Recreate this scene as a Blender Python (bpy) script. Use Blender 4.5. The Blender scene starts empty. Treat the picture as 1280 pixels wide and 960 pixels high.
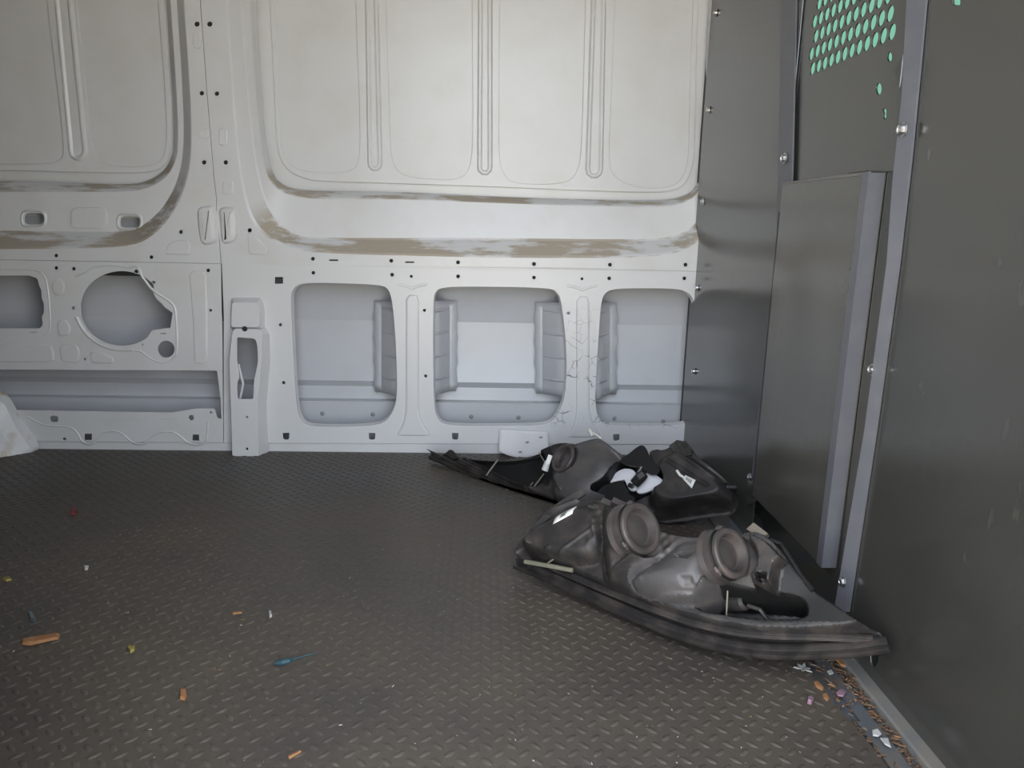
import bpy, bmesh, math, random
import numpy as np
from mathutils import Vector, Matrix

S = bpy.context.scene
COL = S.collection
random.seed(7)
rng = np.random.default_rng(7)

# ------------------------------------------------------------------ camera
FPX, CAM_H, DW = 930.0, 0.74, 2.30           # focal length in px, lens height over floor, distance to side wall
_roll = math.atan(.022)
_pitch = math.atan(205 * math.cos(_roll) / FPX)
_yaw = math.radians(2.2)
_f = np.array([math.sin(_yaw) * math.cos(_pitch), math.cos(_yaw) * math.cos(_pitch), -math.sin(_pitch)])
_r0 = np.array([math.cos(_yaw), -math.sin(_yaw), 0.0])
_u0 = np.cross(_r0, _f)
_r = _r0 * math.cos(_roll) + _u0 * math.sin(_roll)
_u = _u0 * math.cos(_roll) - _r0 * math.sin(_roll)
EYE = np.array([0, 0, CAM_H])
cam = bpy.data.cameras.new('camera')
cam.sensor_width = 36.0
cam.lens = FPX / 1280 * 36.0
cam.clip_start = .02
camo = bpy.data.objects.new('camera', cam)
camo.matrix_world = Matrix(((_r[0], _u[0], -_f[0], EYE[0]), (_r[1], _u[1], -_f[1], EYE[1]), (_r[2], _u[2], -_f[2], EYE[2]), (0, 0, 0, 1)))
COL.objects.link(camo)
S.camera = camo

# ------------------------------------------------------------------ world, light, exposure
S.view_settings.view_transform = 'Standard'
S.view_settings.look = 'None'
S.view_settings.gamma = 1
S.view_settings.use_curve_mapping = False
S.view_settings.exposure = 0.02
world = bpy.data.worlds.new('sky')
S.world = world
world.use_nodes = True
wn, wl = world.node_tree.nodes, world.node_tree.links
wn.clear()
wo = wn.new('ShaderNodeOutputWorld')
wb = wn.new('ShaderNodeBackground')
sky = wn.new('ShaderNodeTexSky')
sky.sky_type = 'NISHITA'
sky.sun_disc = False
sky.sun_elevation = math.radians(48)
sky.sun_rotation = math.radians(20)
sky.dust_density = 4.0
sky.air_density = 1.0
soft = wn.new('ShaderNodeMixRGB')
soft.inputs[0].default_value = .85
soft.inputs[2].default_value = (1.0, .985, .95, 1)     # thin bright cloud over the blue
wl.new(sky.outputs[0], soft.inputs[1])
wl.new(soft.outputs[0], wb.inputs[0])
wb.inputs[1].default_value = 4.7
wl.new(wb.outputs[0], wo.inputs[0])
sun = bpy.data.lights.new('sun', 'SUN')                 # high sun behind the van: lights the paving beyond the van's own shadow
sun.energy = 30.0; sun.angle = math.radians(.6); sun.color = (1.0, .95, .86)
suno = bpy.data.objects.new('sun', sun)
suno.rotation_euler = (math.radians(-40), math.radians(8), 0)
suno.location = (0, 3, 6)
COL.objects.link(suno)
# portal over the open side door guides sky samples, gives no light of its own
pl = bpy.data.lights.new('door_portal', 'AREA')
pl.shape = 'RECTANGLE'; pl.size = 1.10; pl.size_y = 1.95
pl.cycles.is_portal = True
plo = bpy.data.objects.new('door_portal', pl)
plo.location = (.10, .52, .95)
plo.rotation_euler = (math.radians(90), 0, 0)
COL.objects.link(plo)

# ------------------------------------------------------------------ pixel -> point on a real plane
def ray(x, y):
    return _f * FPX + _r * (x - 640) - _u * (y - 480)
def hit(x, y, p0, n):
    d = ray(x, y); n = np.asarray(n, float)
    return EYE + d * (((np.asarray(p0, float) - EYE) @ n) / (d @ n))
def wall(x, y, dep=0.0):                      # point of the side wall, dep metres behind its inner face
    return hit(x, y, (0, DW + dep, 0), (0, 1, 0))
def WX(pts, dep=0.0):                         # list of (X, Z) on the side wall
    return [(p[0], p[2]) for p in (wall(x, y, dep) for x, y in pts)]
BX = 0.65
def bulk(x, y, off=0.0):                      # point of the bulkhead, off metres proud of it
    return hit(x, y, (BX - off, 0, 0), (1, 0, 0))
def flo(x, y, z=0.0):
    return hit(x, y, (0, 0, z), (0, 0, 1))

# ------------------------------------------------------------------ materials
def nodes(m):
    m.use_nodes = True
    return m.node_tree.nodes, m.node_tree.links, m.node_tree.nodes['Principled BSDF']
def noise(N, L, scale, detail=4, coord='Object', vec=None, rough=.55):
    if vec is None:
        tc = N.new('ShaderNodeTexCoord'); vec = tc.outputs[coord]
    n = N.new('ShaderNodeTexNoise'); n.inputs['Scale'].default_value = scale
    n.inputs['Detail'].default_value = detail; n.inputs['Roughness'].default_value = rough
    L.new(vec, n.inputs['Vector'])
    return n
def ramp(N, L, src, stops):
    r = N.new('ShaderNodeValToRGB')
    e = r.color_ramp.elements
    e[0].position, e[0].color = stops[0][0], stops[0][1]
    e[1].position, e[1].color = stops[1][0], stops[1][1]
    for p, c in stops[2:]:
        k = e.new(p); k.color = c
    L.new(src, r.inputs[0])
    return r
def g(v, a=1): return (v, v, v, a)
def mix(N, L, fac, a, b):
    m = N.new('ShaderNodeMixRGB')
    for i, s in enumerate((fac, a, b)):
        if isinstance(s, (int, float)): m.inputs[i].default_value = s
        elif isinstance(s, tuple): m.inputs[i].default_value = s
        else: L.new(s, m.inputs[i])
    return m
def basic(name, col, rough, dust=None, dscale=30, amount=.5, metal=0.0, bump=0.0, bscale=200, lo=.45, hi=.7, spec=.5):
    m = bpy.data.materials.new(name)
    N, L, B = nodes(m)
    B.inputs['Roughness'].default_value = rough
    B.inputs['Metallic'].default_value = metal
    B.inputs['Specular IOR Level'].default_value = spec
    n = noise(N, L, dscale, 6)
    r = ramp(N, L, n.outputs['Fac'], [(lo, g(0)), (hi, g(amount))])
    dust = dust or tuple(min(1, c * 1.25) for c in col)
    mm = mix(N, L, r.outputs[0], (*col, 1), (*dust, 1))
    L.new(mm.outputs[0], B.inputs['Base Color'])
    if bump:
        n2 = noise(N, L, bscale, 3)
        b = N.new('ShaderNodeBump'); b.inputs['Strength'].default_value = bump; b.inputs['Distance'].default_value = .002
        L.new(n2.outputs['Fac'], b.inputs['Height']); L.new(b.outputs[0], B.inputs['Normal'])
    return m

WHITE = (.66, .665, .67)
M = {}
M['paint'] = basic('white_body_paint', WHITE, .30, (.60, .59, .56), 9, .5)
M['skin'] = basic('shaded_skin_paint', (.53, .545, .575), .30, (.48, .49, .51), 7, .5)  # white body paint darkened and blued to stand in for cavity shade and skylight
# ledge paint carries tan dust in long uneven patches
m = bpy.data.materials.new('dusty_ledge_paint'); N, L, B = nodes(m)
tc = N.new('ShaderNodeTexCoord'); mp = N.new('ShaderNodeMapping'); mp.inputs['Scale'].default_value = (1.3, 4, 7)
L.new(tc.outputs['Object'], mp.inputs['Vector'])
n = noise(N, L, 3.4, 5, vec=mp.outputs[0], rough=.62)
r = ramp(N, L, n.outputs['Fac'], [(.44, g(0)), (.53, g(.85))])
gm_ = N.new('ShaderNodeNewGeometry'); sx_ = N.new('ShaderNodeSeparateXYZ'); L.new(gm_.outputs['Normal'], sx_.inputs[0])
az = N.new('ShaderNodeMath'); az.operation = 'ABSOLUTE'; L.new(sx_.outputs[2], az.inputs[0])
up = ramp(N, L, az.outputs[0], [(.22, g(0)), (.45, g(1))])       # dust settles on ledges, not on upright faces
ml = N.new('ShaderNodeMath'); ml.operation = 'MULTIPLY'; L.new(r.outputs[0], ml.inputs[0]); L.new(up.outputs[0], ml.inputs[1])
L.new(mix(N, L, ml.outputs[0], (*WHITE, 1), (.37, .31, .23, 1)).outputs[0], B.inputs['Base Color'])
L.new(ramp(N, L, ml.outputs[0], [(0, g(.28)), (1, g(.8))]).outputs[0], B.inputs['Roughness'])
M['ledge'] = m
# lower panel paint with cracked sealer along the worn pillar
def crack_paint():
    m = bpy.data.materials.new('cracked_white_paint'); N, L, B = nodes(m)
    tc = N.new('ShaderNodeTexCoord')
    mp = N.new('ShaderNodeMapping'); mp.inputs['Scale'].default_value = (1, .2, 1)
    L.new(tc.outputs['Object'], mp.inputs['Vector'])
    nz = noise(N, L, 6, 3)
    add = N.new('ShaderNodeVectorMath'); add.operation = 'ADD'
    sc = N.new('ShaderNodeVectorMath'); sc.operation = 'SCALE'; sc.inputs[3].default_value = .08
    L.new(nz.outputs['Color'], sc.inputs[0]); L.new(mp.outputs[0], add.inputs[0]); L.new(sc.outputs[0], add.inputs[1])
    v = N.new('ShaderNodeTexVoronoi'); v.feature = 'DISTANCE_TO_EDGE'; v.inputs['Scale'].default_value = 27
    L.new(add.outputs[0], v.inputs['Vector'])
    line = ramp(N, L, v.outputs['Distance'], [(.0, g(1)), (.035, g(0))])
    brk = ramp(N, L, noise(N, L, 22, 3).outputs['Fac'], [(.44, g(0)), (.54, g(1))])
    sx = N.new('ShaderNodeSeparateXYZ'); L.new(tc.outputs['Object'], sx.inputs[0])
    def band(sock, a, b, c, d):
        r = ramp(N, L, sock, [(a, g(0)), (b, g(1)), (c, g(1)), (d, g(0))]); return r
    mx = N.new('ShaderNodeMapRange'); mx.inputs[1].default_value = -1; mx.inputs[2].default_value = 1
    L.new(sx.outputs[0], mx.inputs[0])
    x1 = band(mx.outputs[0], .60, .63, .82, .84)
    z1 = band(sx.outputs[2], .09, .105, .155, .20)
    x2 = band(mx.outputs[0], .615, .632, .685, .69)
    z2 = band(sx.outputs[2], .10, .12, .30, .50)
    def mul(a, b):
        q = N.new('ShaderNodeMath'); q.operation = 'MULTIPLY'; L.new(a, q.inputs[0]); L.new(b, q.inputs[1]); return q.outputs[0]
    q = N.new('ShaderNodeMath'); q.operation = 'MAXIMUM'
    L.new(mul(x1.outputs[0], z1.outputs[0]), q.inputs[0]); L.new(mul(x2.outputs[0], z2.outputs[0]), q.inputs[1])
    fac = mul(mul(q.outputs[0], line.outputs[0]), brk.outputs[0])
    L.new(mix(N, L, fac, (*WHITE, 1), (.06, .055, .05, 1)).outputs[0], B.inputs['Base Color'])
    B.inputs['Roughness'].default_value = .32
    return m
M['crack'] = crack_paint()
M['arch'] = basic('wheel_arch_paint', WHITE, .4, (.40, .33, .24), 9, .95, lo=.46, hi=.56)
def bulk_mat(name, col, rough):
    m = bpy.data.materials.new(name); N, L, B = nodes(m)
    n = noise(N, L, 5, 5)
    mm = ramp(N, L, n.outputs['Fac'], [(.3, (*[c * .92 for c in col], 1)), (.7, (*[c * 1.08 for c in col], 1))])
    # thin pale scuffs and dust specks
    tc = N.new('ShaderNodeTexCoord'); mp = N.new('ShaderNodeMapping'); mp.inputs['Scale'].default_value = (1, 1, .45)
    L.new(tc.outputs['Object'], mp.inputs['Vector'])
    n2 = noise(N, L, 38, 2, vec=mp.outputs[0])
    sp = ramp(N, L, n2.outputs['Fac'], [(.69, g(0)), (.82, g(.11))])
    L.new(mix(N, L, sp.outputs[0], mm.outputs[0], (.33, .31, .27, 1)).outputs[0], B.inputs['Base Color'])
    n3 = noise(N, L, 60, 3)
    L.new(ramp(N, L, n3.outputs['Fac'], [(.3, g(rough * .9)), (.8, g(rough * 1.25))]).outputs[0], B.inputs['Roughness'])
    B.inputs['IOR'].default_value = 1.85
    B.inputs['Specular IOR Level'].default_value = .5
    return m
M['bulk'] = bulk_mat('grey_bulkhead_paint', (.044, .044, .039), .20)
M['bulk_light'] = bulk_mat('lit_bulkhead_paint', (.068, .066, .057), .22)  # bulkhead paint lightened, painting in the warmer light on the raised panel
M['post'] = basic('grey_blue_post_paint', (.105, .108, .122), .35, (.14, .14, .15), 20, .5)
M['zinc'] = basic('zinc_bolt', (.62, .62, .62), .32, (.45, .44, .42), 80, .5, metal=1.0)
M['lining'] = basic('grey_van_lining', (.24, .235, .215), .8)
M['strip'] = basic('grey_channel_paint', (.10, .11, .12), .45, (.20, .15, .10), 14, .7)
M['kerb'] = basic('dusty_kerb_paint', (.15, .15, .145), .5, (.22, .19, .15), 18, .7)
M['grommet'] = basic('grey_screw', (.26, .265, .28), .5)
M['rust'] = basic('brown_dust_line', (.24, .18, .12), .8, (.45, .42, .38), 40, .9)
M['dark'] = basic('plug_and_shade_black', (.02, .02, .02), .8)  # near-black standing in for shade on the backing sheets; plain colour on the plug
# floor rubber: dark, dusted with brown, worn shinier in places
m = bpy.data.materials.new('tread_rubber'); N, L, B = nodes(m)
n = noise(N, L, 2.2, 6); r = ramp(N, L, n.outputs['Fac'], [(.35, g(.15)), (.68, g(.9))])
c = mix(N, L, r.outputs[0], (.046, .043, .040, 1), (.104, .085, .064, 1))
n2 = noise(N, L, 150, 3); r2 = ramp(N, L, n2.outputs['Fac'], [(.60, g(0)), (.72, g(.5))])
c2 = mix(N, L, r2.outputs[0], c.outputs[0], (.17, .155, .13, 1))
L.new(c2.outputs[0], B.inputs['Base Color'])
L.new(ramp(N, L, n.outputs['Fac'], [(.35, g(.36)), (.7, g(.55))]).outputs[0], B.inputs['Roughness'])
M['rubber'] = m
M['plastic'] = basic('black_lamp_plastic', (.022, .020, .0195), .52, (.064, .053, .046), 26, .9, bump=.25, bscale=320)
M['plastic_dark'] = basic('darker_black_plastic', (.010, .010, .0095), .55, (.018, .017, .015), 20, .6, spec=.3)  # same lamp plastic with a darker base, for the tip side of the near lamp
M['plastic_gloss'] = basic('glossy_black_plastic', (.016, .016, .017), .28, (.04, .037, .034), 22, .7)
M['bowl'] = basic('dusty_grey_lamp_bowl', (.070, .066, .066), .40, (.12, .105, .095), 17, .8)
M['cap'] = basic('brown_grey_rubber_cap', (.050, .043, .041), .5, (.095, .076, .068), 24, .9)
M['void'] = basic('black_lamp_interior', (.006, .006, .006), .5, (.01, .01, .01))
M['reflector'] = basic('pale_reflector', (.75, .75, .78), .22, (.6, .62, .66), 12, .5)
M['lens'] = basic('smoked_lens', (.014, .014, .014), .35)
M['paper'] = basic('white_paper', (.74, .74, .75), .8, (.66, .66, .67), 14, .6)
M['label'] = basic('white_sticker', (.80, .80, .76), .5, (.7, .7, .66), 60, .4)
M['ink'] = basic('black_ink', (.03, .03, .035), .7)
M['tan'] = basic('tan_plastic', (.15, .125, .095), .5, (.2, .17, .14), 50, .6)
M['orange'] = basic('orange_bulb', (.65, .13, .03), .25)
M['clip'] = basic('olive_clip_plastic', (.17, .165, .12), .4, (.23, .21, .16), 60, .6)
M['clear'] = basic('clear_plastic', (.62, .62, .58), .25)

# ------------------------------------------------------------------ mesh helpers
def link(name, me, mats, parent=None, smooth=None):
    o = bpy.data.objects.new(name, me)
    for q in (mats if isinstance(mats, (list, tuple)) else [mats]):
        me.materials.append(M[q] if isinstance(q, str) else q)
    COL.objects.link(o)
    if parent: o.parent = parent
    if smooth is not None:
        for p in me.polygons: p.use_smooth = True
        if smooth < 180:
            bm = bmesh.new(); bm.from_mesh(me)
            for e in bm.edges:
                if len(e.link_faces) == 2 and e.calc_face_angle(0) > math.radians(smooth): e.smooth = False
            bm.to_mesh(me); bm.free()
    return o
class MB:
    def __init__(s): s.v, s.f, s.mi = [], [], []
    def add(s, vs, fs, mi=0):
        b = len(s.v); s.v += [tuple(map(float, p)) for p in vs]
        s.f += [tuple(b + i for i in f) for f in fs]; s.mi += [mi] * len(fs)
    def mesh(s, name):
        me = bpy.data.meshes.new(name); me.from_pydata(s.v, [], s.f); me.update()
        for p, k in zip(me.polygons, s.mi): p.material_index = k
        bm = bmesh.new(); bm.from_mesh(me); bmesh.ops.recalc_face_normals(bm, faces=bm.faces); bm.to_mesh(me); bm.free()
        return me
    def build(s, name, mats, parent=None, smooth=None):
        return link(name, s.mesh(name), mats, parent, smooth)
    def box(s, a, b, mi=0):
        (x0, y0, z0), (x1, y1, z1) = a, b
        s.add([(x0, y0, z0), (x1, y0, z0), (x1, y1, z0), (x0, y1, z0), (x0, y0, z1), (x1, y0, z1), (x1, y1, z1), (x0, y1, z1)],
              [(0, 3, 2, 1), (4, 5, 6, 7), (0, 1, 5, 4), (1, 2, 6, 5), (2, 3, 7, 6), (3, 0, 4, 7)], mi)
    def loft(s, loops, closed=True, mis=None, cap0=False, cap1=False):
        n = len(loops[0]); b = []
        for k in range(len(loops) - 1):
            vs = list(loops[k]) + list(loops[k + 1])
            rng_ = range(n if closed else n - 1)
            s.add(vs, [(i, (i + 1) % n, n + (i + 1) % n, n + i) for i in rng_], mis[k] if mis else 0)
        if cap0: s.add(loops[0], [tuple(range(n))], mis[0] if mis else 0)
        if cap1: s.add(loops[-1], [tuple(range(n))], mis[-1] if mis else 0)
    def tube(s, pts, r, n=6, mi=0):
        pts = [np.asarray(p, float) for p in pts]; loops = []
        for i, p in enumerate(pts):
            t = pts[min(i + 1, len(pts) - 1)] - pts[max(i - 1, 0)]; t /= np.linalg.norm(t) + 1e-12
            a = np.cross(t, (0, 0, 1.0) if abs(t[2]) < .9 else (1.0, 0, 0)); a /= np.linalg.norm(a); b = np.cross(t, a)
            rr = r[i] if isinstance(r, (list, tuple)) else r
            loops.append([p + rr * (a * math.cos(2 * math.pi * k / n) + b * math.sin(2 * math.pi * k / n)) for k in range(n)])
        s.loft(loops, True, [mi] * (len(loops)), True, True)
    def lathe(s, c, ax, prof, n=32, mis=None):
        ax = np.asarray(ax, float); ax /= np.linalg.norm(ax)
        a = np.cross(ax, (0, 0, 1.0) if abs(ax[2]) < .9 else (1.0, 0, 0)); a /= np.linalg.norm(a); b = np.cross(ax, a)
        c = np.asarray(c, float)
        loops = [[c + ax * z + max(r, 1e-4) * (a * math.cos(2 * math.pi * k / n) + b * math.sin(2 * math.pi * k / n)) for k in range(n)] for r, z in prof]
        s.loft(loops, True, mis, True, True)
def resample(pts, n, closed=False):
    p = np.asarray(pts, float)
    if closed: p = np.vstack([p, p[:1]])
    d = np.r_[0, np.cumsum(np.linalg.norm(np.diff(p, axis=0), axis=1))]
    t = np.linspace(0, d[-1], n + 1)[:-1] if closed else np.linspace(0, d[-1], n)
    return np.c_[[np.interp(t, d, p[:, k]) for k in range(p.shape[1])]].T
def smooth_line(pts, it=2, closed=False):
    p = [tuple(q) for q in pts]
    for _ in range(it):
        out = [] if closed else [p[0]]
        n = len(p)
        for i in range(n if closed else n - 1):
            a, b = np.asarray(p[i]), np.asarray(p[(i + 1) % n])
            out += [tuple(.75 * a + .25 * b), tuple(.25 * a + .75 * b)]
        if not closed: out.append(p[-1])
        p = out
    return p
def rounded(pts, r, n=5):                     # polygon with its corners rounded
    out = []; m_ = len(pts)
    for i in range(m_):
        p, a, b = (np.asarray(pts[k % m_], float) for k in (i, i - 1, i + 1))
        da, db = a - p, b - p; la, lb = np.linalg.norm(da), np.linalg.norm(db)
        q = min(r, la * .48, lb * .48); s0, s1 = p + da / la * q, p + db / lb * q
        for k in range(n + 1):
            t = k / n; out.append(tuple((1 - t) ** 2 * s0 + 2 * t * (1 - t) * p + t * t * s1))
    return out
def circ(cx, cy, rx, ry=None, n=14):
    ry = ry or rx
    return [(cx + rx * math.cos(2 * math.pi * k / n), cy + ry * math.sin(2 * math.pi * k / n)) for k in range(n)]
def rect(x0, y0, x1, y1): return [(x0, y0), (x1, y0), (x1, y1), (x0, y1)]
def inset(loop, d):                           # shrink a loop towards the inside by d
    p = np.asarray(loop, float); n = len(p)
    area = .5 * np.sum(p[:, 0] * np.roll(p[:, 1], -1) - np.roll(p[:, 0], -1) * p[:, 1])
    t = np.roll(p, -1, 0) - np.roll(p, 1, 0); t /= np.linalg.norm(t, axis=1)[:, None] + 1e-12
    nrm = np.c_[-t[:, 1], t[:, 0]] * (1 if area > 0 else -1)
    return [tuple(q) for q in p + nrm * d]
def sheet_mesh(name, outer, holes, thick, fmap, bevel=.001):
    cu = bpy.data.curves.new(name, 'CURVE'); cu.dimensions = '2D'; cu.fill_mode = 'BOTH'
    cu.extrude = max(thick / 2 - bevel, 1e-4); cu.bevel_depth = bevel; cu.bevel_resolution = 1
    for lp in [outer] + list(holes):
        sp = cu.splines.new('POLY'); sp.points.add(len(lp) - 1)
        for q, (a, b) in zip(sp.points, lp): q.co = (a, b, 0, 1)
        sp.use_cyclic_u = True
    tmp = bpy.data.objects.new('tmp', cu); COL.objects.link(tmp)
    dg = bpy.context.evaluated_depsgraph_get()
    me = bpy.data.meshes.new_from_object(tmp.evaluated_get(dg))
    bpy.data.objects.remove(tmp); bpy.data.curves.remove(cu)
    me.materials.clear()
    co = np.zeros(len(me.vertices) * 3); me.vertices.foreach_get('co', co); co = co.reshape(-1, 3)
    co = np.array([fmap(*q) for q in co]); me.vertices.foreach_set('co', co.ravel())
    bm = bmesh.new(); bm.from_mesh(me); bmesh.ops.remove_doubles(bm, verts=bm.verts, dist=1e-6)
    bmesh.ops.recalc_face_normals(bm, faces=bm.faces); bm.to_mesh(me); bm.free(); me.update()
    return me
def sheet(name, outer, holes, thick, fmap, mats, parent=None, bevel=.001):
    return link(name, sheet_mesh(name, outer, holes, thick, fmap, bevel), mats, parent, 10)
def empty(name, loc=(0, 0, 0)):
    o = bpy.data.objects.new(name, None); o.location = loc; o.empty_display_size = .05; COL.objects.link(o); return o
def keep(child, parent):                      # parent without moving the child
    child.parent = parent; child.matrix_parent_inverse = Matrix.Translation(-Vector(parent.location))
def tag(o, label, cat, group=None):
    o['label'] = label; o['category'] = cat
    if group: o['group'] = group
    return o
def wmap(dep=0.0):
    return lambda a, b, c: (a, DW + dep - c, b)           # sheet in (X, Z); +c is towards the room

# ================================================================== SETTING
# ---- side wall seen straight ahead
wback = empty('wall_back', (0, DW, 0)); wback['kind'] = 'structure'
def onwall(o): keep(o, wback); return o
TOP = 1.95
seam = [(250, 0), (258, 110), (267, 220), (270.5, 250), (270, 262), (274, 300), (276, 329)]
seamXZ = WX(seam)
seam_up = [(seamXZ[0][0], TOP)] + seamXZ
# dish of the right bay: rim, dusty channel, flat band, dusty ledge, panel
L0 = [(283, 0), (294, 172), (303, 240), (315, 280), (340, 302), (373, 314), (430, 318), (620, 322.5), (760, 323), (833, 320), (866, 309), (884, 288), (893, 255), (896, 200), (905, 0)]
L1 = [(301, 0), (311, 120), (320, 200), (330, 245), (350, 280), (368, 294), (395, 297.5), (620, 297.5), (746, 299), (828, 299), (858, 290), (874, 274), (882, 250), (886, 200), (893, 0)]
L2 = [(311, 0), (319, 120), (326, 190), (333, 220), (347, 238), (368, 246), (400, 249), (510, 249), (620, 254), (746, 258), (833, 259), (858, 253), (872, 243), (878, 225), (881, 190), (888, 0)]
L3 = [(320, 0), (326, 110), (332, 175), (338, 212), (349, 229), (368, 237), (400, 239), (510, 240), (620, 246), (746, 250), (833, 251), (857, 245), (870, 235), (876, 215), (879, 185), (885, 0)]
DEPTHS = (0.0, .052, .074, .108)
KDEPTHS = (0.0, .062, .066, .106)
def uloop(pts, dep, n=170):
    q = WX(pts, dep); q = [(q[0][0] - .0, TOP)] + q + [(q[-1][0], TOP)]
    q = smooth_line(q, 2)
    return [(a, DW + dep, b) for a, b in resample(q, n)]
def dish(loops):
    mb = MB(); ls = [uloop(l, d) for l, d in zip(loops, DEPTHS)]
    # rounded rim: one extra ring just inside the first loop
    e = [tuple(np.asarray(p) * .86 + np.asarray(q) * .14 + np.array((0, -.0035, 0))) for p, q in zip(ls[0], ls[1])]
    e2 = [tuple(np.asarray(p) * .12 + np.asarray(q) * .88 + np.array((0, .003, 0))) for p, q in zip(ls[0], ls[1])]
    e3 = [tuple(np.asarray(p) * .8 + np.asarray(q) * .2 + np.array((0, -.003, 0))) for p, q in zip(ls[2], ls[3])]
    mb.loft([ls[0], e, e2, ls[1], ls[2], e3, ls[3]], False, [1, 1, 1, 0, 1, 1])
    return onwall(mb.build('dish', ['paint', 'ledge'], None, 50))
crease_l = [(-120, 321), (0, 324), (275, 329)]
crease_r = [(277, 329), (600, 336.5), (871, 339.5), (930, 340.5)]
def px_holes(lst, dep=0.0):
    out = []
    for h in lst:
        if len(h) == 14:
            c = np.mean(h, 0); h = [tuple(c + (np.asarray(p) - c) * 1.25) for p in h]
        out.append(WX(h, dep))
    return out
# upper right frame sheet
o_ = [(a + .0018, b) for a, b in seam_up] + WX(crease_r)[0:] + [(.80, WX(crease_r)[-1][1]), (.80, TOP)]
l0 = smooth_line([(WX(L0)[0][0], TOP)] + WX(L0) + [(WX(L0)[-1][0], TOP)], 2)
o_ = o_ + l0[::-1]
hs = [circ(262, 30, 3), circ(271, 117, 2.6), circ(282, 203, 2.6), circ(312, 288, 2.4), circ(391, 323.5, 2.3), circ(489, 326, 2.3), circ(572.5, 328, 2.3), circ(667.5, 330, 2.3), circ(762.5, 331, 2.3), circ(857, 331, 2.3),
      rect(411, 324, 423, 326.6), rect(506, 326.6, 518, 329)]
onwall(sheet('panel', o_, px_holes(hs), .004, wmap(.002), 'paint'))
dish([L0, L1, L2, L3])
# left bay
K0 = [(-260, 312), (0, 312), (100, 311), (168, 308), (194, 293), (216, 268), (232, 235), (240, 195), (239, 125), (230, 0)]
K1 = [(-260, 289), (0, 288), (125, 290), (165, 289), (188, 276), (208, 254), (222, 226), (230, 190), (229, 120), (221, 0)]
K2 = [(-260, 241), (0, 240), (100, 240), (165, 240), (188, 235), (207, 224), (219, 207), (224, 185), (222, 120), (214, 0)]
K3 = [(-260, 227), (0, 226), (100, 229), (165, 231), (184, 227), (202, 217), (213, 202), (218, 182), (216, 120), (208, 0)]
def uloopL(pts, dep, n=130):
    q = WX(pts, dep); q = q + [(q[-1][0], TOP)]
    return [(a, DW + dep, b) for a, b in resample(smooth_line(q, 2), n)]
mb = MB(); ls = [uloopL(l, d) for l, d in zip((K0, K1, K2, K3), KDEPTHS)]
e = [tuple(np.asarray(p) * .86 + np.asarray(q) * .14 + np.array((0, -.0035, 0))) for p, q in zip(ls[0], ls[1])]
e3 = [tuple(np.asarray(p) * .8 + np.asarray(q) * .2 + np.array((0, -.003, 0))) for p, q in zip(ls[2], ls[3])]
mb.loft([ls[0], e, ls[1]], False, [1, 1]); mb.loft([ls[2], e3, ls[3]], False, [1, 1])
onwall(mb.build('dish', ['paint', 'ledge'], None, 50))
# its flat band as a sheet with two oval openings
band = [(p[0], p[2]) for p in ls[1]] + [(p[0], p[2]) for p in ls[2]][::-1]
ov = [rounded(rect(30, 266, 55, 281), 7), rounded(rect(150, 270, 175, 285), 7)]
onwall(sheet('band', band, px_holes(ov, .063), .003, wmap(.0640), 'paint'))
# upper left frame sheet
k0 = smooth_line(WX(K0) + [(WX(K0)[-1][0], TOP)], 2)
o_ = k0 + [(a - .0018, b) for a, b in seam_up] + WX(crease_l)[::-1] + [(k0[0][0], WX(crease_l)[0][1])]
hs = [circ(246, 30, 3), circ(252, 116.5, 2.6), circ(255, 203, 2.6), circ(226, 290, 2.2), circ(189, 321.5, 2.2), circ(70, 319.5, 2.2)]
onwall(sheet('panel', o_, px_holes(hs), .004, wmap(.002), 'paint'))

def emboss(mb, loop, h=.004, w=.006, dep=0.0, mi=0, px=True, floor_=True):
    """a pressed-out (h>0) or pressed-in (h<0) area with soft shoulders"""
    lp = WX(loop, dep) if px else loop
    lp = [tuple(q) for q in resample(lp, max(24, len(lp)), True)]
    a = inset(lp, w * .35); b = inset(lp, w)
    y = DW + dep
    rings = [[(q[0], y + .0005, q[1]) for q in lp], [(q[0], y - h * .75, q[1]) for q in a], [(q[0], y - h, q[1]) for q in b]]
    mb.loft(rings, True, [mi] * 3, False, True)
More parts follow.
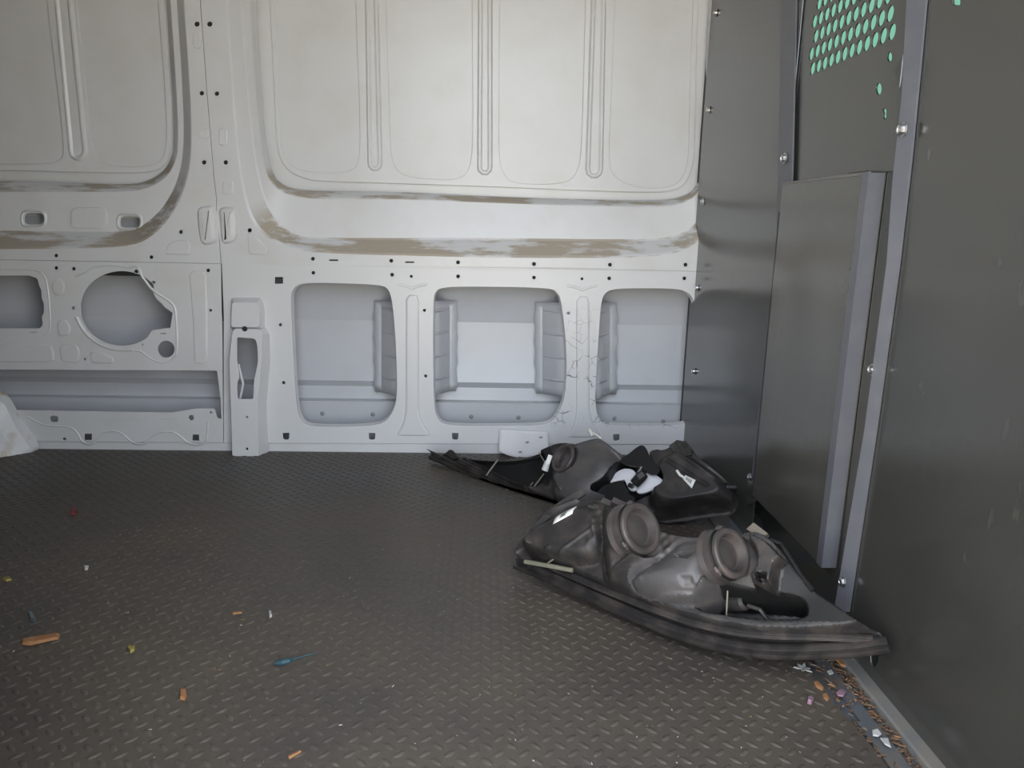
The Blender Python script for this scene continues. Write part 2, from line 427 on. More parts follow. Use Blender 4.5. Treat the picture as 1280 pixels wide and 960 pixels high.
# ribs, plate and skin of the two bays
def bay(plate_outer, cut, ribs, dep=.113):
    top = TOP
    sheet_o = []
    def up(loop):                               # the first and last points run up to the roof
        q = WX(loop, dep); q = [(q[0][0] + (q[0][0] - q[1][0]) * .5 * 0, top)] + q + [(q[-1][0], top)]
        return smooth_line(q, 2)
    po = up(plate_outer)
    # plate = comb: outer line down and round, then notches cut up to the top by each opening
    comb = list(po)
    for c_ in cut[::-1]:
        comb += [(q[0], min(q[1], top - .0004)) for q in up(c_)[::-1]]
    onwall(sheet('plate', comb, [], .004, wmap(dep), 'paint', None, .0012))
    for rb in ribs:
        mb = MB(); (xa, xb, y1, xc, xd) = rb    # left/right at top, y of the round end, left/right at the end
        wr = (xd - xc) / 2
        lp = [(xa, -270 * 0 - 0), (xc, y1 - wr)] + [((xc + xd) / 2 - wr * math.cos(t), y1 - wr + wr * math.sin(t)) for t in np.linspace(.2, math.pi - .2, 9)] + [(xd, y1 - wr), (xb, 0)]
        q = WX(lp, dep); dxa = q[0][0]; dxb = q[-1][0]
        q = [(dxa, top)] + q + [(dxb, top)]
        q = [tuple(t) for t in resample(q, 120)]
        c0 = inset(q, .006); c1 = inset(q, .011); c2 = inset(q, .017)
        y = DW + dep - .0015
        rings = [[(a, y, b) for a, b in q], [(a, y - .008, b) for a, b in c0], [(a, y - .008, b) for a, b in c1], [(a, y - .004, b) for a, b in c2]]
        mb.loft(rings, True, [0] * 4, False, True)
        onwall(mb.build('rib', 'paint', None, 60))
bay([(338, 0), (344, 124), (347, 190), (360, 214), (385, 224), (402, 226), (500, 229), (620, 233), (760, 239), (837, 240), (856, 231), (866, 208), (868, 190), (871, 0)],
    [[(343, 0), (348, 150), (351, 192), (362, 208), (385, 216), (430, 217), (446, 210), (451, 192), (450, 130), (445, 0)],
     [(482, 0), (486, 130), (488, 195), (496, 215), (515, 223), (560, 226), (580, 222), (590, 205), (592, 150), (590, 0)],
     [(624, 0), (623.5, 130), (623, 197), (629, 219), (644, 231), (706, 231), (722, 217), (727, 192), (729, 130), (732, 0)],
     [(768, 0), (763, 130), (760, 205), (768, 222), (793, 235), (835, 236), (852, 226), (861, 203), (862, 150), (866, 0)]],
    [(456, 474, 215, 459, 479), (597, 616, 220, 596, 616), (738, 758, 224, 731, 754)])
bay([(-200, 0), (-200, 150), (-190, 200), (-150, 210), (0, 212), (119, 215), (190, 216), (208, 205), (215, 182), (213, 120), (204, 0)],
    [[(-190, 0), (-180, 150), (-170, 190), (-120, 202), (0, 206), (60, 206), (78, 200), (81, 185), (75, 130), (59, 0)],
     [(95, 0), (108, 120), (115, 188), (126, 205), (150, 209), (188, 209), (204, 200), (210, 180), (207, 110), (198, 0)]],
    [(68, 92, 202, 86, 111)])
# dark sheets added behind belt line and pillar, blocking light so holes read black
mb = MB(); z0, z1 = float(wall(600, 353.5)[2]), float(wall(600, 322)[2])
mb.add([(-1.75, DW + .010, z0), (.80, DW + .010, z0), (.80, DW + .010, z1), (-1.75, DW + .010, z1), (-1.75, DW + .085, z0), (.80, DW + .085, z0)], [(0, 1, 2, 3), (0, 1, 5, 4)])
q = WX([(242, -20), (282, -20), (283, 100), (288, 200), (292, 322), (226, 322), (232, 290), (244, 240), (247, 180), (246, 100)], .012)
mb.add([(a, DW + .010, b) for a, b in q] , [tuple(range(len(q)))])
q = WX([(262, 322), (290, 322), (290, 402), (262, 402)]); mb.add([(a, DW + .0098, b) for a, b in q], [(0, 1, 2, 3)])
onwall(mb.build('dark_backing', 'dark'))
# outer skin of the van
mb = MB()
def skin_strip(x0, x1, prof):                   # profile of (z, depth)
    mb.add([(x0, DW + d, z) for z, d in prof] + [(x1, DW + d, z) for z, d in prof],
           [(i, i + 1, len(prof) + i + 1, len(prof) + i) for i in range(len(prof) - 1)])
zz = lambda y, dep=.10: float(wall(600, y, dep)[2])
skin_strip(-2.35, .82, [(TOP, .119), (zz(215, .119), .119), (zz(245, .12), .121), (.72, .124)])
onwall(mb.build('skin', 'paint', None, 12))
mb = MB()
skin_strip(-2.35, .82, [(.72, .124), (zz(352,.14), .128), (zz(356,.14), .134), (zz(404,.14), .160), (zz(446,.14), .158), (zz(478,.14), .138), (zz(486,.14), .155), (zz(501,.14), .150)])
skin_strip(-2.35, .82, [(zz(501,.14), .150), (zz(502.5, .125), .125), (zz(536, .123), .123), (-.02, .127)])
onwall(mb.build('skin', 'skin', None, 12))

# lower right panel with three openings
W1 = [(363, 374), (365, 362), (374, 354), (400, 353), (477, 355.5), (486.5, 362), (490, 375), (493, 400), (495.5, 440), (497, 490), (494, 509), (486, 524), (472, 532), (430, 534), (388, 533.5), (376, 527), (370, 509), (366, 440)]
W2 = [(541.5, 376), (543, 366), (551, 358.5), (600, 358), (688, 359.5), (698, 366), (702.5, 380), (707, 420), (709, 455), (707, 490), (703, 507), (693, 525), (680, 532), (620, 533), (556, 532.5), (546, 523), (542, 507), (541, 440)]
W3 = [(751, 379), (755, 367), (765, 361), (800, 360), (846, 360.5), (860, 365), (868, 375), (874, 400), (874, 500), (870, 521), (858, 531), (820, 533), (757, 532), (748, 524), (743.5, 507), (745, 470), (748, 420)]
wins = [smooth_line(w, 2, True) for w in (W1, W2, W3)]
hs = [rect(343, 346, 354, 355), [(293, 419), (327, 419), (325, 500), (293, 500)], circ(350.5, 406, 2), circ(354.5, 478.5, 2), circ(391.5, 341, 2.2), circ(490, 343.5, 2.2), circ(572.5, 345.5, 2.2), circ(667.5, 347, 2.2), circ(761.5, 348, 2.2), circ(855.5, 348, 2.2), circ(514, 345.5, 1.8), circ(727.5, 348.5, 1.8),
      circ(530.5, 388, 1.8), circ(532, 470, 1.8), circ(710.5, 391.5, 1.8)]
tabs = [(357.5, 545.5), (465, 545.5), (569, 545.5), (770.5, 547)]
hs += [[(x - 4.5, y - 4.5), (x + 4.5, y - 4.5), (x + 4, y + 3), (x + 2, y + 4.5), (x - 2, y + 4.5), (x - 4, y + 3)] for x, y in tabs]
bot = [(930, 555.5), (620, 554.5), (347, 553.5), (280, 553)]
o_ = WX([(277.5, 329), (600, 336.5), (871, 339.5), (930, 340.5)] + bot + [(280, 393)])
o_ = [(a, b - .0015) if i < 4 else (a, b) for i, (a, b) in enumerate(o_)]
o_[3] = (.80, o_[3][1]); o_[4] = (.80, o_[4][1])
onwall(sheet('panel', o_, [WX(w) for w in wins] + px_holes(hs), .004, wmap(.002), 'crack'))
mb = MB()
for w in wins:                                  # folded return flange round each opening
    lp = WX(w)
    mb.loft([[(a, DW + .003, b) for a, b in lp], [(a, DW + .014, b) for a, b in inset(lp, .0012)], [(a, DW + .022, b) for a, b in inset(lp, .004)]], True)
onwall(mb.build('flange', 'crack', None, 60))
mb = MB()
for dx, dy in ((0, 0), (213, 2)):               # pressed pillar faces between the openings
    k = [(507 + dx, 368 + dy), (524 + dx, 368 + dy), (524 + dx, 512 + dy), (528 + dx, 528 + dy), (541 + dx, 545 + dy), (494 + dx, 545 + dy), (504 + dx, 530 + dy), (507 + dx, 512 + dy)]
    emboss(mb, rounded(k, 6), .006, .008)
    k = [(496 + dx, 353 + dy), (508 + dx, 355 + dy), (515 + dx, 359 + dy), (522 + dx, 355 + dy), (534 + dx, 353 + dy), (534 + dx, 357 + dy), (523 + dx, 359 + dy), (515 + dx, 363 + dy), (507 + dx, 359 + dy), (496 + dx, 357 + dy)]
    emboss(mb, k, .003, .003)
onwall(mb.build('pillar_pressing', 'crack', None, 60))
# sill strip below the panels
onwall(sheet('sill', WX([(-150, 550), (280, 552), (930, 554.5)]) + [(.80, -.01), (-2.3, -.01)], [], .004, wmap(.009), 'paint'))
# stiffener brackets inside the openings
def stiffener(fl, web, y0, y1):                 # px of flange edge and of web end on the pillar side
    mb = MB(); s_ = 1 if web > fl else -1
    D0, D1 = .128, .018
    mid = fl + 9 * s_
    ys = np.linspace(y0, y1, 13)
    P = lambda x, y, d: tuple(wall(x, y, d))
    vs = []
    rows = []
    for i, y in enumerate(ys):
        cut = max(0, (i - 10)) * 3.0
        jog = 1.6 * math.sin(i * 2.2)
        pr = .006 if i in (2, 5, 6, 9) else 0      # pressed cross ribs
        rows.append([P(fl + .8 * jog * s_, y, D0), P(mid, y, D0 - pr * .6), P(mid + (web - mid) * .5, y + cut * .5, (D0 + D1) / 2 - pr), P(web + jog * .6, y + cut, D1)])
    n = len(ys)
    for r_ in rows: vs += r_
    fs = [(4 * i + k, 4 * i + k + 1, 4 * i + 4 + k + 1, 4 * i + 4 + k) for i in range(n - 1) for k in range(3)]
    mb.add(vs, fs)
    o = mb.build('stiffener', 'skin', None, 25)
    md = o.modifiers.new('thick', 'SOLIDIFY'); md.thickness = .002
    mb2 = MB()
    for i in (1, 4, 7, 10):                      # small gusset ribs standing on the web
        y = ys[i]
        a, b = wall(mid + 2 * s_, y, D0 - .012), wall(web - 3 * s_, y + 4, D1 + .010)
        mb2.tube([a, a * .5 + b * .5, b], [.003, .0055, .004], 6)
    keep(mb2.build('gusset', 'skin', None, 60), wback)
    return onwall(o)
stiffener(468, 500, 376, 490)
stiffener(571, 539, 376, 489)
stiffener(669, 712, 378, 492)
stiffener(771, 745, 378, 493)
mb = MB()
mb.add([(x, DW + d, zz(y, d)) for y, d in ((501.2, .139), (503.2, .1225)) for x in np.linspace(-2.3, .80, 2)], [(0, 1, 3, 2)])
onwall(mb.build('dust_line', 'rust'))
# screws in the sill plate behind the openings
scr = MB(); scr.lathe((0, 0, 0), (0, -1, 0), [(.011, 0), (.010, .002), (.005, .0035), (.0045, .007), (0.001, .008)], 12)
scr_me = scr.mesh('plate_screw'); scr_me.materials.append(M['grommet'])
for x, y in ((403, 517), (466, 518), (589, 521), (648, 522), (768, 523), (829, 527)):
    o = bpy.data.objects.new('plate_screw', scr_me); COL.objects.link(o); o.location = wall(x, y, .1235); o.scale = (.7, .7, .7); keep(o, wback)

# lower left panel: speaker opening, square opening, long recess, kick plate
sp = [(152 + 52 * math.cos(t), 385.5 - 47 * math.sin(t)) for t in np.linspace(math.radians(40), math.radians(308), 40)]
sp += [(190, 413), (213, 410), (216, 391), (206, 384), (203, 380), (196, 374), (193, 369)]
sq = rounded([(-90, 345), (36, 344), (47, 348), (49, 358), (52, 362), (52, 374), (55, 378), (55, 392), (52, 396), (54, 405), (50, 411), (-90, 411)], 3, 3)
rec = [(-150, 461.5), (0, 461.6), (271.5, 463), (276, 500), (277, 524), (271, 523), (268, 511), (245, 511), (215, 516), (20, 513), (-150, 508)]
hs = [sp, sq, circ(207.5, 436.5, 11, 11, 20), rect(249, 443, 257, 452),
      circ(70, 335, 2.2), circ(92, 336, 2.2), circ(260, 338, 2.2), circ(263, 388, 1.8), circ(170, 339.5, 2.4), circ(192, 353, 1.9), circ(91.5, 385, 2), circ(106, 449, 1.6), circ(178, 431, 1.4),
      rect(37, 414.5, 46, 416), rect(200, 416, 208, 418), rect(278, 391.5, 283.5, 396.5)]
rec2 = rounded(rec, 2, 2)
o_ = WX([(-150, 320.5), (0, 324.5), (275, 329.5), (276.5, 330), (277.5, 391), (278, 397), (279.5, 553), (0, 551), (-150, 551)])
o_ = [(a, b - .0015) if i < 3 else (a - .0025, b) for i, (a, b) in enumerate(o_)]
kick = [rounded(rect(62, 519.5, 73, 528), 4), rect(105, 542, 115, 551), rect(240, 543, 249, 552), circ(239, 522, 3), circ(263.5, 515.5, 1.6), circ(80.5, 549, 2)]
onwall(sheet('panel', o_, px_holes(hs[:15] + [rec2] + kick), .004, wmap(.002), 'paint'))
mb = MB()
# ring round the speaker opening, pressed pockets and beads
def bead(pts, r=.0035, it=2, dep=0.0, closed=False):
    q = smooth_line(pts, it, closed)
    if closed: q = q + q[:1]
    mb.tube([wall(x, y, dep + .0012) for x, y in q], r, 6)
ring = [(152 + 66 * math.cos(t), 386 - 59 * math.sin(t)) for t in np.linspace(math.radians(120), math.radians(245), 16)]
bead([(95, 346)] + [(107, 341), (120, 333), (142, 331), (162, 335), (168, 332), (175, 335), (177, 345), (184, 354), (190, 362), (205, 372), (216, 379), (220, 388), (222, 430), (220, 445), (212, 453), (198, 453), (185, 446), (176, 438), (160, 438)], .004)
bead([(96, 396), (104, 412), (116, 425), (132, 434), (150, 438), (166, 437)], .006)
bead([(-90, 336), (40, 336), (54, 341), (60, 355), (64, 410), (60, 418), (50, 420)], .003)
for lp in ([(66, 350), (78, 348), (82, 357), (79, 369), (68, 369), (64, 360)], [(72, 401), (83, 399), (89, 409), (87, 420), (74, 421), (71, 410)],
           [(-60, 429), (64, 429), (68, 440), (68, 453), (-60, 453)], [(76, 430), (96, 430), (101, 440), (99, 454), (78, 453), (74, 440)],
           [(112, 440), (126, 439), (143, 447), (142, 455), (114, 454)]):
    emboss(mb, rounded(lp, 5), .004, .005)
emboss(mb, rounded([(236, 339), (252, 338), (259, 341), (260, 454), (243, 456), (241, 400)], 4), .004, .005)
# wavy bead on the kick plate
bead([(35, 520), (48, 528), (58, 532), (88, 533), (97, 540), (103, 553), (115, 556), (122, 548), (130, 540), (145, 538), (155, 543), (165, 553), (178, 556), (188, 549), (198, 540), (215, 539), (226, 545), (236, 555), (254, 556), (259, 548), (260, 528)], .0035)
bead([(95, 524), (228, 523)], .002, 0)
# pillar pressings
for lp in (rounded(rect(241, 38, 252, 61), 5), rounded(rect(248, 160, 262, 173), 5), rounded(rect(273, 160, 285, 182), 5), rounded(rect(278, 226, 292, 243), 4),
           [(309, 292), (316, 291), (337, 313), (334, 319), (311, 318)], [(206, 318), (210, 305), (222, 300), (236, 300), (239, 310), (238, 319)]):
    emboss(mb, rounded(lp, 3), .003, .004)
for lp in ([(246, 258), (268, 256), (272, 268), (274, 304), (252, 308), (248, 290)], [(273, 258), (296, 258), (299, 275), (298, 302), (277, 307), (275, 280)]):
    emboss(mb, rounded(lp, 9), .012, .020)
# pressed oblong and collars on the band of the left bay
emboss(mb, rounded(rect(88, 259, 135, 286), 9), .004, .006, .0615)
for cx, cy in ((42, 273.5), (162, 277.5)):
    for rr_ in (1,):
        q = WX(rounded(rect(cx - 17, cy - 11.5, cx + 17, cy + 11.5), 10), .0615); q2 = WX(rounded(rect(cx - 12.5, cy - 7.5, cx + 12.5, cy + 7.5), 7), .0615)
        mb.loft([[(a, DW + .062, b) for a, b in q], [(a, DW + .0575, b) for a, b in (np.asarray(q) * .5 + np.asarray(q2) * .5)], [(a, DW + .064, b) for a, b in q2]], True)
onwall(mb.build('pressing', 'paint', None, 50))
# anchor bracket on the pillar foot
mb = MB()
def prism(front, back, df, db, hole=None):
    f_ = [tuple(wall(x, y, df)) for x, y in front]; b_ = [tuple(wall(x, y, db)) for x, y in back]
    mb.loft([b_, f_], True)
    return f_
o = onwall(sheet('bracket', WX(rounded([(291, 415), (294, 411), (324, 412), (328, 417), (327, 450), (322, 505), (323, 571), (291, 571), (289, 505), (287, 450)], 3), -.045),
          [WX(rounded([(296, 421), (319, 423), (322, 430), (323, 452), (318, 476), (317, 499), (297, 499), (296, 480), (299, 470), (296, 450)], 3), -.045), WX(circ(309, 521, 1.6), -.045), WX(circ(309, 561, 2), -.045)], .004, wmap(-.045), 'crack'))
prism(rounded([(291, 415), (294, 411), (324, 412), (328, 417), (327, 450), (322, 505), (323, 571), (291, 571), (289, 505), (287, 450)], 3),
      rounded([(290, 415), (294, 409), (332, 409), (337, 417), (338, 450), (333, 505), (336, 569), (290, 569), (288, 505), (286, 450)], 3), -.045, 0)
f_ = prism(rounded([(290, 378), (322, 378), (325, 385), (324, 409), (289, 409)], 4), rounded([(289, 372), (327, 372), (331, 385), (331, 412), (288, 412)], 4), -.030, 0)
mb.add(f_, [tuple(range(len(f_)))])
mb.tube([wall(298, 455, -.02), wall(304, 480, -.02), wall(300, 499, -.02)], .004)
onwall(mb.build('bracket', 'crack', None, 40))
mb = MB(); mb.lathe(wall(306, 411, -.046), (0, -1, 0), [(.008, 0), (.008, .002), (.002, .002)], 14); onwall(mb.build('rubber_plug', 'dark', None))
# wheel arch at the left edge
mb = MB()
q0 = [(-190, 470), (-60, 474), (0, 487), (12, 496), (19, 508), (25, 522), (40, 541), (49, 556), (48, 562)]
q1 = [(-190, 478), (-60, 483), (-4, 497), (7, 507), (13, 520), (20, 535), (32, 552), (40, 564), (37, 570)]
q2 = [(-190, 500), (-60, 505), (-14, 518), (-4, 530), (2, 541), (8, 550), (16, 562), (20, 572), (16, 577)]
q3 = [(-190, 530), (-60, 540), (-30, 548), (-20, 555), (-14, 562), (-6, 568), (0, 574), (2, 580), (0, 583)]
mb.loft([[tuple(wall(x, y, d)) for x, y in smooth_line(q, 2)] for q, d in ((q0, 0), (q1, -.03), (q2, -.06), (q3, -.085))], False)
mb.add([tuple(wall(x, y, -.085)) for x, y in smooth_line(q3, 2)] + [tuple(wall(-190, 600, -.085))], [tuple(range(len(smooth_line(q3, 2)) + 1))])
onwall(mb.build('wheel_arch', 'arch', None, 60))

# ---- bulkhead to the cab on the right
wright = empty('wall_right', (BX, 1.4, 0)); wright['kind'] = 'structure'
def onbulk(o): keep(o, wright); return o
def bmap(x0=BX): return lambda a, b, c: (x0 + .002 - c, a, b)       # sheet in (Y, Z); +c faces the room
def BY(pts, off=0.0): return [(p[1], p[2]) for p in (bulk(x, y, off) for x, y in pts)]
onbulk(sheet('panel', [(1.66, -.012), (2.345, -.012), (2.345, TOP), (1.66, TOP)], [], .003, bmap(), 'bulk'))
holes = []
for j in range(9):
    for i in range(13):
        y = 1.283 + i * .0275 + (.0137 if j % 2 else 0); z = 1.052 + j * .0305
        if y < 1.60: holes.append(circ(y, z, .0118, .0130, 14))
holes += [BY(circ(1108.5, 71, 3.2, 6.5)), BY(circ(1095, 111, 3.6, 8)), BY([(1102, 134), (1104.5, 137), (1104.5, 147), (1102, 150), (1100, 146), (1101, 142), (1099.5, 138)])]
onbulk(sheet('panel', [(1.20, .10), (1.68, .10), (1.68, TOP), (1.20, TOP)], holes, .003, bmap(BX + .004), 'bulk', None, .0006))
ph = [BY(rounded(rect(1190, -4, 1200, 7), 3)), BY(rounded([(1087, 815), (1098, 815), (1097, 829), (1092, 836), (1088, 830)], 3))]
onbulk(sheet('panel', [(.50, -.012), (1.21, -.012), (1.21, TOP), (.50, TOP)], ph, .003, bmap(), 'bulk', None, .0008))
# raised lower panel, folded edges, slightly dented sheet
mb = MB()
ny, nz = 26, 40
ya, yb, za, zb = 1.243, 1.612, .128, .829
vs = []
for i in range(ny + 1):
    for k in range(nz + 1):
        s_, t_ = i / ny, k / nz
        d = .0035 * math.exp(-((s_ - .45) / .25) ** 2 - ((t_ - .55) / .25) ** 2) - .003 * math.exp(-((s_ - .8) / .2) ** 2 - ((t_ - .72) / .06) ** 2)
        vs.append((BX - .023 + d, ya + (yb - ya) * s_, za + (zb - za) * t_ - .012 * (1 - s_) * 0))
fs = [(i * (nz + 1) + k, i * (nz + 1) + k + 1, (i + 1) * (nz + 1) + k + 1, (i + 1) * (nz + 1) + k) for i in range(ny) for k in range(nz)]
mb.add(vs, fs)
c = [(ya, za), (yb, za), (yb, zb), (ya, zb)]
mb.loft([[(BX - .023, a, b) for a, b in c], [(BX + .003, a, b) for a, b in c]], True)
onbulk(mb.build('raised_panel', 'bulk_light', None, 30))
mb = MB(); mb.box((BX - .0248, ya, zb - .0035), (BX - .022, yb, zb + .0012)); onbulk(mb.build('light_edge_strip', 'kerb'))  # paler strip paints in the light line on the panel's top edge
mb = MB(); mb.box((BX - .020, yb + .001, za - .01), (BX - .001, yb + .014, zb - .06)); onbulk(mb.build('shade_strip', 'dark'))  # dark strip stands in for the shadow line beside the raised panel
mb = MB(); mb.box((BX - .0245, ya + .004, zb - .001), (BX - .002, ya + .075, zb + .003)); onbulk(mb.build('edge_trim', 'dark'))
mb = MB(); mb.box((BX - .0258, ya - .0005, za), (BX + .001, ya + .022, zb - .001)); onbulk(mb.build('edge_flange', 'post'))
# recessed kick panel below it
mb = MB(); mb.add([(BX + .05, 1.20, -.012), (BX + .05, 1.70, -.012), (BX + .012, 1.70, .14), (BX + .012, 1.20, .14)], [(0, 1, 2, 3)]); onbulk(mb.build('kick_panel', 'bulk'))
# posts
def post(pl, pr, prou_l, prou_r):
    mb = MB()
    L_ = [bulk(x, y, prou_l) for x, y in pl]; R_ = [bulk(x, y, prou_r) for x, y in pr]
    L_ = [np.array((BX - prou_l, L_[0][1] + (L_[0][1] - L_[-1][1]) / (L_[0][2] - L_[-1][2]) * (TOP - L_[0][2]), TOP))] + L_
    R_ = [np.array((BX - prou_r, R_[0][1] + (R_[0][1] - R_[-1][1]) / (R_[0][2] - R_[-1][2]) * (TOP - R_[0][2]), TOP))] + R_
    bk = lambda a: [np.array((BX - .0006, p[1], p[2])) for p in a]
    mb.loft([bk(L_), L_, R_, bk(R_)], False)
    return onbulk(mb.build('post', 'post', None, 20))
post([(977, 0), (973, 180), (970, 330), (955, 460), (937, 612)], [(995, 0), (990, 215), (984, 330), (972, 460), (955, 612)], .010, .004)
post([(1133, 0), (1127, 120), (1116, 220), (1108, 330), (1080, 540), (1042, 765)], [(1157, 0), (1150, 77), (1138, 200), (1123, 330), (1094, 540), (1060, 765)], .016, .004)
# tongue bent out of the near post
mb = MB(); mb.add([bulk(x, y, d) for x, y, d in ((1129, 68, .016), (1119, 88, .022), (1124, 112, .016), (1130, 92, .012))], [(0, 1, 2, 3)])
o = onbulk(mb.build('tongue', 'bulk')); md = o.modifiers.new('thick', 'SOLIDIFY'); md.thickness = .002
# foot of the far post
mb = MB(); mb.add([bulk(x, y, d) for x, y, d in ((936, 600, .010), (943, 602, .008), (950, 625, .016), (934, 632, .020))], [(0, 1, 2, 3)])
o = onbulk(mb.build('post_foot', 'bulk')); md = o.modifiers.new('thick', 'SOLIDIFY'); md.thickness = .003
# bolts
bt = MB(); bt.lathe((0, 0, 0), (-1, 0, 0), [(.0115, 0), (.0115, .0015), (.0085, .002), (.0085, .002), (.008, .0065), (.0065, .0078), (.004, .0078), (.0035, .0065), (.0005, .0065)], 12)
bt_me = bt.mesh('bolt'); bt_me.materials.append(M['zinc'])
for p in bt_me.polygons: p.use_smooth = False
def bolt(p, s_=1.0):
    o = bpy.data.objects.new('bolt', bt_me); COL.objects.link(o); o.location = p; o.scale = (s_, s_, s_); keep(o, wright); return o
for x, y, off, s_ in ((981, 198, .009, 1.0), (938, 596, .012, .8), (1129, 162, .012, 1.0), (1091, 462, .012, .85), (1054, 727, .012, .85), (1065, 827, .001, .95), (1150, 938, .001, .9),
                     (892, 19, .001, .95), (885, 138, .001, .95), (879, 252, .001, .95), (872, 360, .001, .95), (868, 464, .001, .95)):
    p = bulk(x, y, off); bolt((p[0], min(p[1], 2.285), p[2]), s_)

# ---- floor
fl = MB()
edge = [(.575 + random.uniform(-.004, .004), y) for y in np.linspace(.45, 2.33, 30)]
edge = [(x - .02 * (1 if 1.0 < y < 1.12 else 0) * random.random(), y) for x, y in edge]
lp = [(-2.3, .45)] + edge + [(-2.3, 2.33)]
fl.loft([[(x, y, -.012) for x, y in lp], [(x, y, 0) for x, y in lp]], True, [0, 0], True, True)
floor = fl.build('floor', 'rubber'); floor['kind'] = 'structure'
# moulded tread lozenges: real relief, far too many to count
px_, py_ = .0352, .0318
tv, tf = [], []
base8 = [(math.cos(t), math.sin(t)) for t in np.linspace(0, 2 * math.pi, 9)[:-1]]
def treads(kind):
    pts = []
    for i in range(int(2.14 / px_)):
        for j in range(int(1.72 / py_)):
            for b in (0, 1):
                x = -1.52 + (i + .5 * b) * px_; y = .60 + (j + .5 * b) * py_
                if x > .558 or y > 2.29: continue
                if abs(x) > .75 * y + .12: continue
                pts.append((x, y, b))
    return pts
for x, y, b in treads(0):
    a = math.radians(42 if b == 0 else -42); ca, sa = math.cos(a), math.sin(a)
    k0 = len(tv)
    for sc_, z in ((1.0, 0.0), (.80, .0009), (.42, .0016)):
        for cx, cy in base8:
            u_, v_ = cx * .0108 * sc_, cy * .0046 * sc_
            tv.append((x + u_ * ca - v_ * sa, y + u_ * sa + v_ * ca, z))
    for r_ in range(2):
        for k in range(8):
            tf.append((k0 + r_ * 8 + k, k0 + r_ * 8 + (k + 1) % 8, k0 + r_ * 8 + 8 + (k + 1) % 8, k0 + r_ * 8 + 8 + k))
    tf.append(tuple(k0 + 16 + k for k in range(8)))
me = bpy.data.meshes.new('tread'); me.from_pydata(tv, [], tf); me.update()
o = link('tread', me, 'rubber', floor, 180); o['kind'] = 'stuff'
# channel and kerb between the rubber and the bulkhead
mb = MB(); mb.box((.545, .45, -.03), (BX + .08, 2.4, -.012)); mb.box((-2.3, .45, -.03), (.56, 2.45, -.0121)); o = mb.build('trim_1', 'strip'); o['kind'] = 'structure'
mb = MB(); mb.box((.590, .50, -.011), (.612, 1.9, -.006)); mb.box((.5815, .50, -.011), (.611, .99, -.004)); o2 = mb.build('channel_strip', 'strip', o)
mb = MB(); mb.loft([[(x, yy, z) for x, z in ((BX + .001, -.012), (.628, -.012), (.628, .004), (.632, .006), (BX + .001, .008))] for yy in (.50, 1.19)], True, [0, 0], True, True)
o = mb.build('trim_2', 'kerb'); o['kind'] = 'structure'

# ---- the rest of the van, mostly out of frame: roof, rear end, door side, cab
mb = MB(); mb.box((-2.35, .45, TOP), (.70, 2.45, TOP + .02)); o = mb.build('ceiling', 'lining'); o['kind'] = 'structure'
mb = MB(); mb.box((-2.37, .45, -.03), (-2.35, 2.45, TOP)); o = mb.build('wall_left', 'lining'); o['kind'] = 'structure'
mb = MB(); mb.box((-2.35, .48, -.03), (-.45, .60, TOP)); mb.box((-.45, .48, 1.80), (.66, .60, TOP)); mb.box((.585, .44, -.03), (.66, .60, TOP)); o = mb.build('wall_front', 'lining'); o['kind'] = 'structure'
M['asphalt'] = basic('pale_concrete', (.42, .385, .32), .9, (.46, .42, .35), 3, .8)
mb = MB(); mb.add([(-14, -16, -.62), (14, -16, -.62), (14, 14, -.62), (-14, 14, -.62)], [(0, 1, 2, 3)]); o = mb.build('ground', 'asphalt'); o['kind'] = 'structure'
# cab behind the bulkhead: driver door with tinted glass
gm = bpy.data.materials.new('green_tinted_glass'); N, L, B = nodes(gm)
N.remove(B); out = N['Material Output']
t_ = N.new('ShaderNodeBsdfTransparent'); t_.inputs[0].default_value = (.15, .235, .20, 1)
gl = N.new('ShaderNodeBsdfGlossy'); gl.inputs['Roughness'].default_value = .03; gl.inputs[0].default_value = (1, 1, 1, 1)
fr = N.new('ShaderNodeFresnel'); fr.inputs[0].default_value = 1.45
ms = N.new('ShaderNodeMixShader'); L.new(fr.outputs[0], ms.inputs[0]); L.new(t_.outputs[0], ms.inputs[1]); L.new(gl.outputs[0], ms.inputs[2]); L.new(ms.outputs[0], out.inputs[0])
M['glass'] = gm
M['cabdark'] = basic('cab_lining', (.06, .06, .06), .7)
cabm = lambda a, b, c: (a, 2.40 - c, b)
o = sheet('wall_cab', [(.665, -.02), (2.4, -.02), (2.4, TOP), (.665, TOP)], [rounded([(.78, .92), (1.95, .92), (1.65, 1.78), (.80, 1.78)], .05)], .03, cabm, 'cabdark'); o['kind'] = 'structure'
o2 = sheet('window_1', [(.74, .88), (2.0, .88), (1.7, 1.82), (.76, 1.82)], [], .004, lambda a, b, c: (a, 2.44 - c, b), 'glass'); o2['kind'] = 'structure'
mb = MB(); mb.box((.70, .45, TOP), (2.4, 2.45, TOP + .02)); mb.box((.665, .45, -.05), (2.4, 2.45, -.03)); mb.box((.72, .45, -.03), (2.4, .48, TOP)); mb.box((2.38, .48, -.03), (2.4, 2.40, TOP))
o = mb.build('trim_3', 'cabdark'); o['kind'] = 'structure'

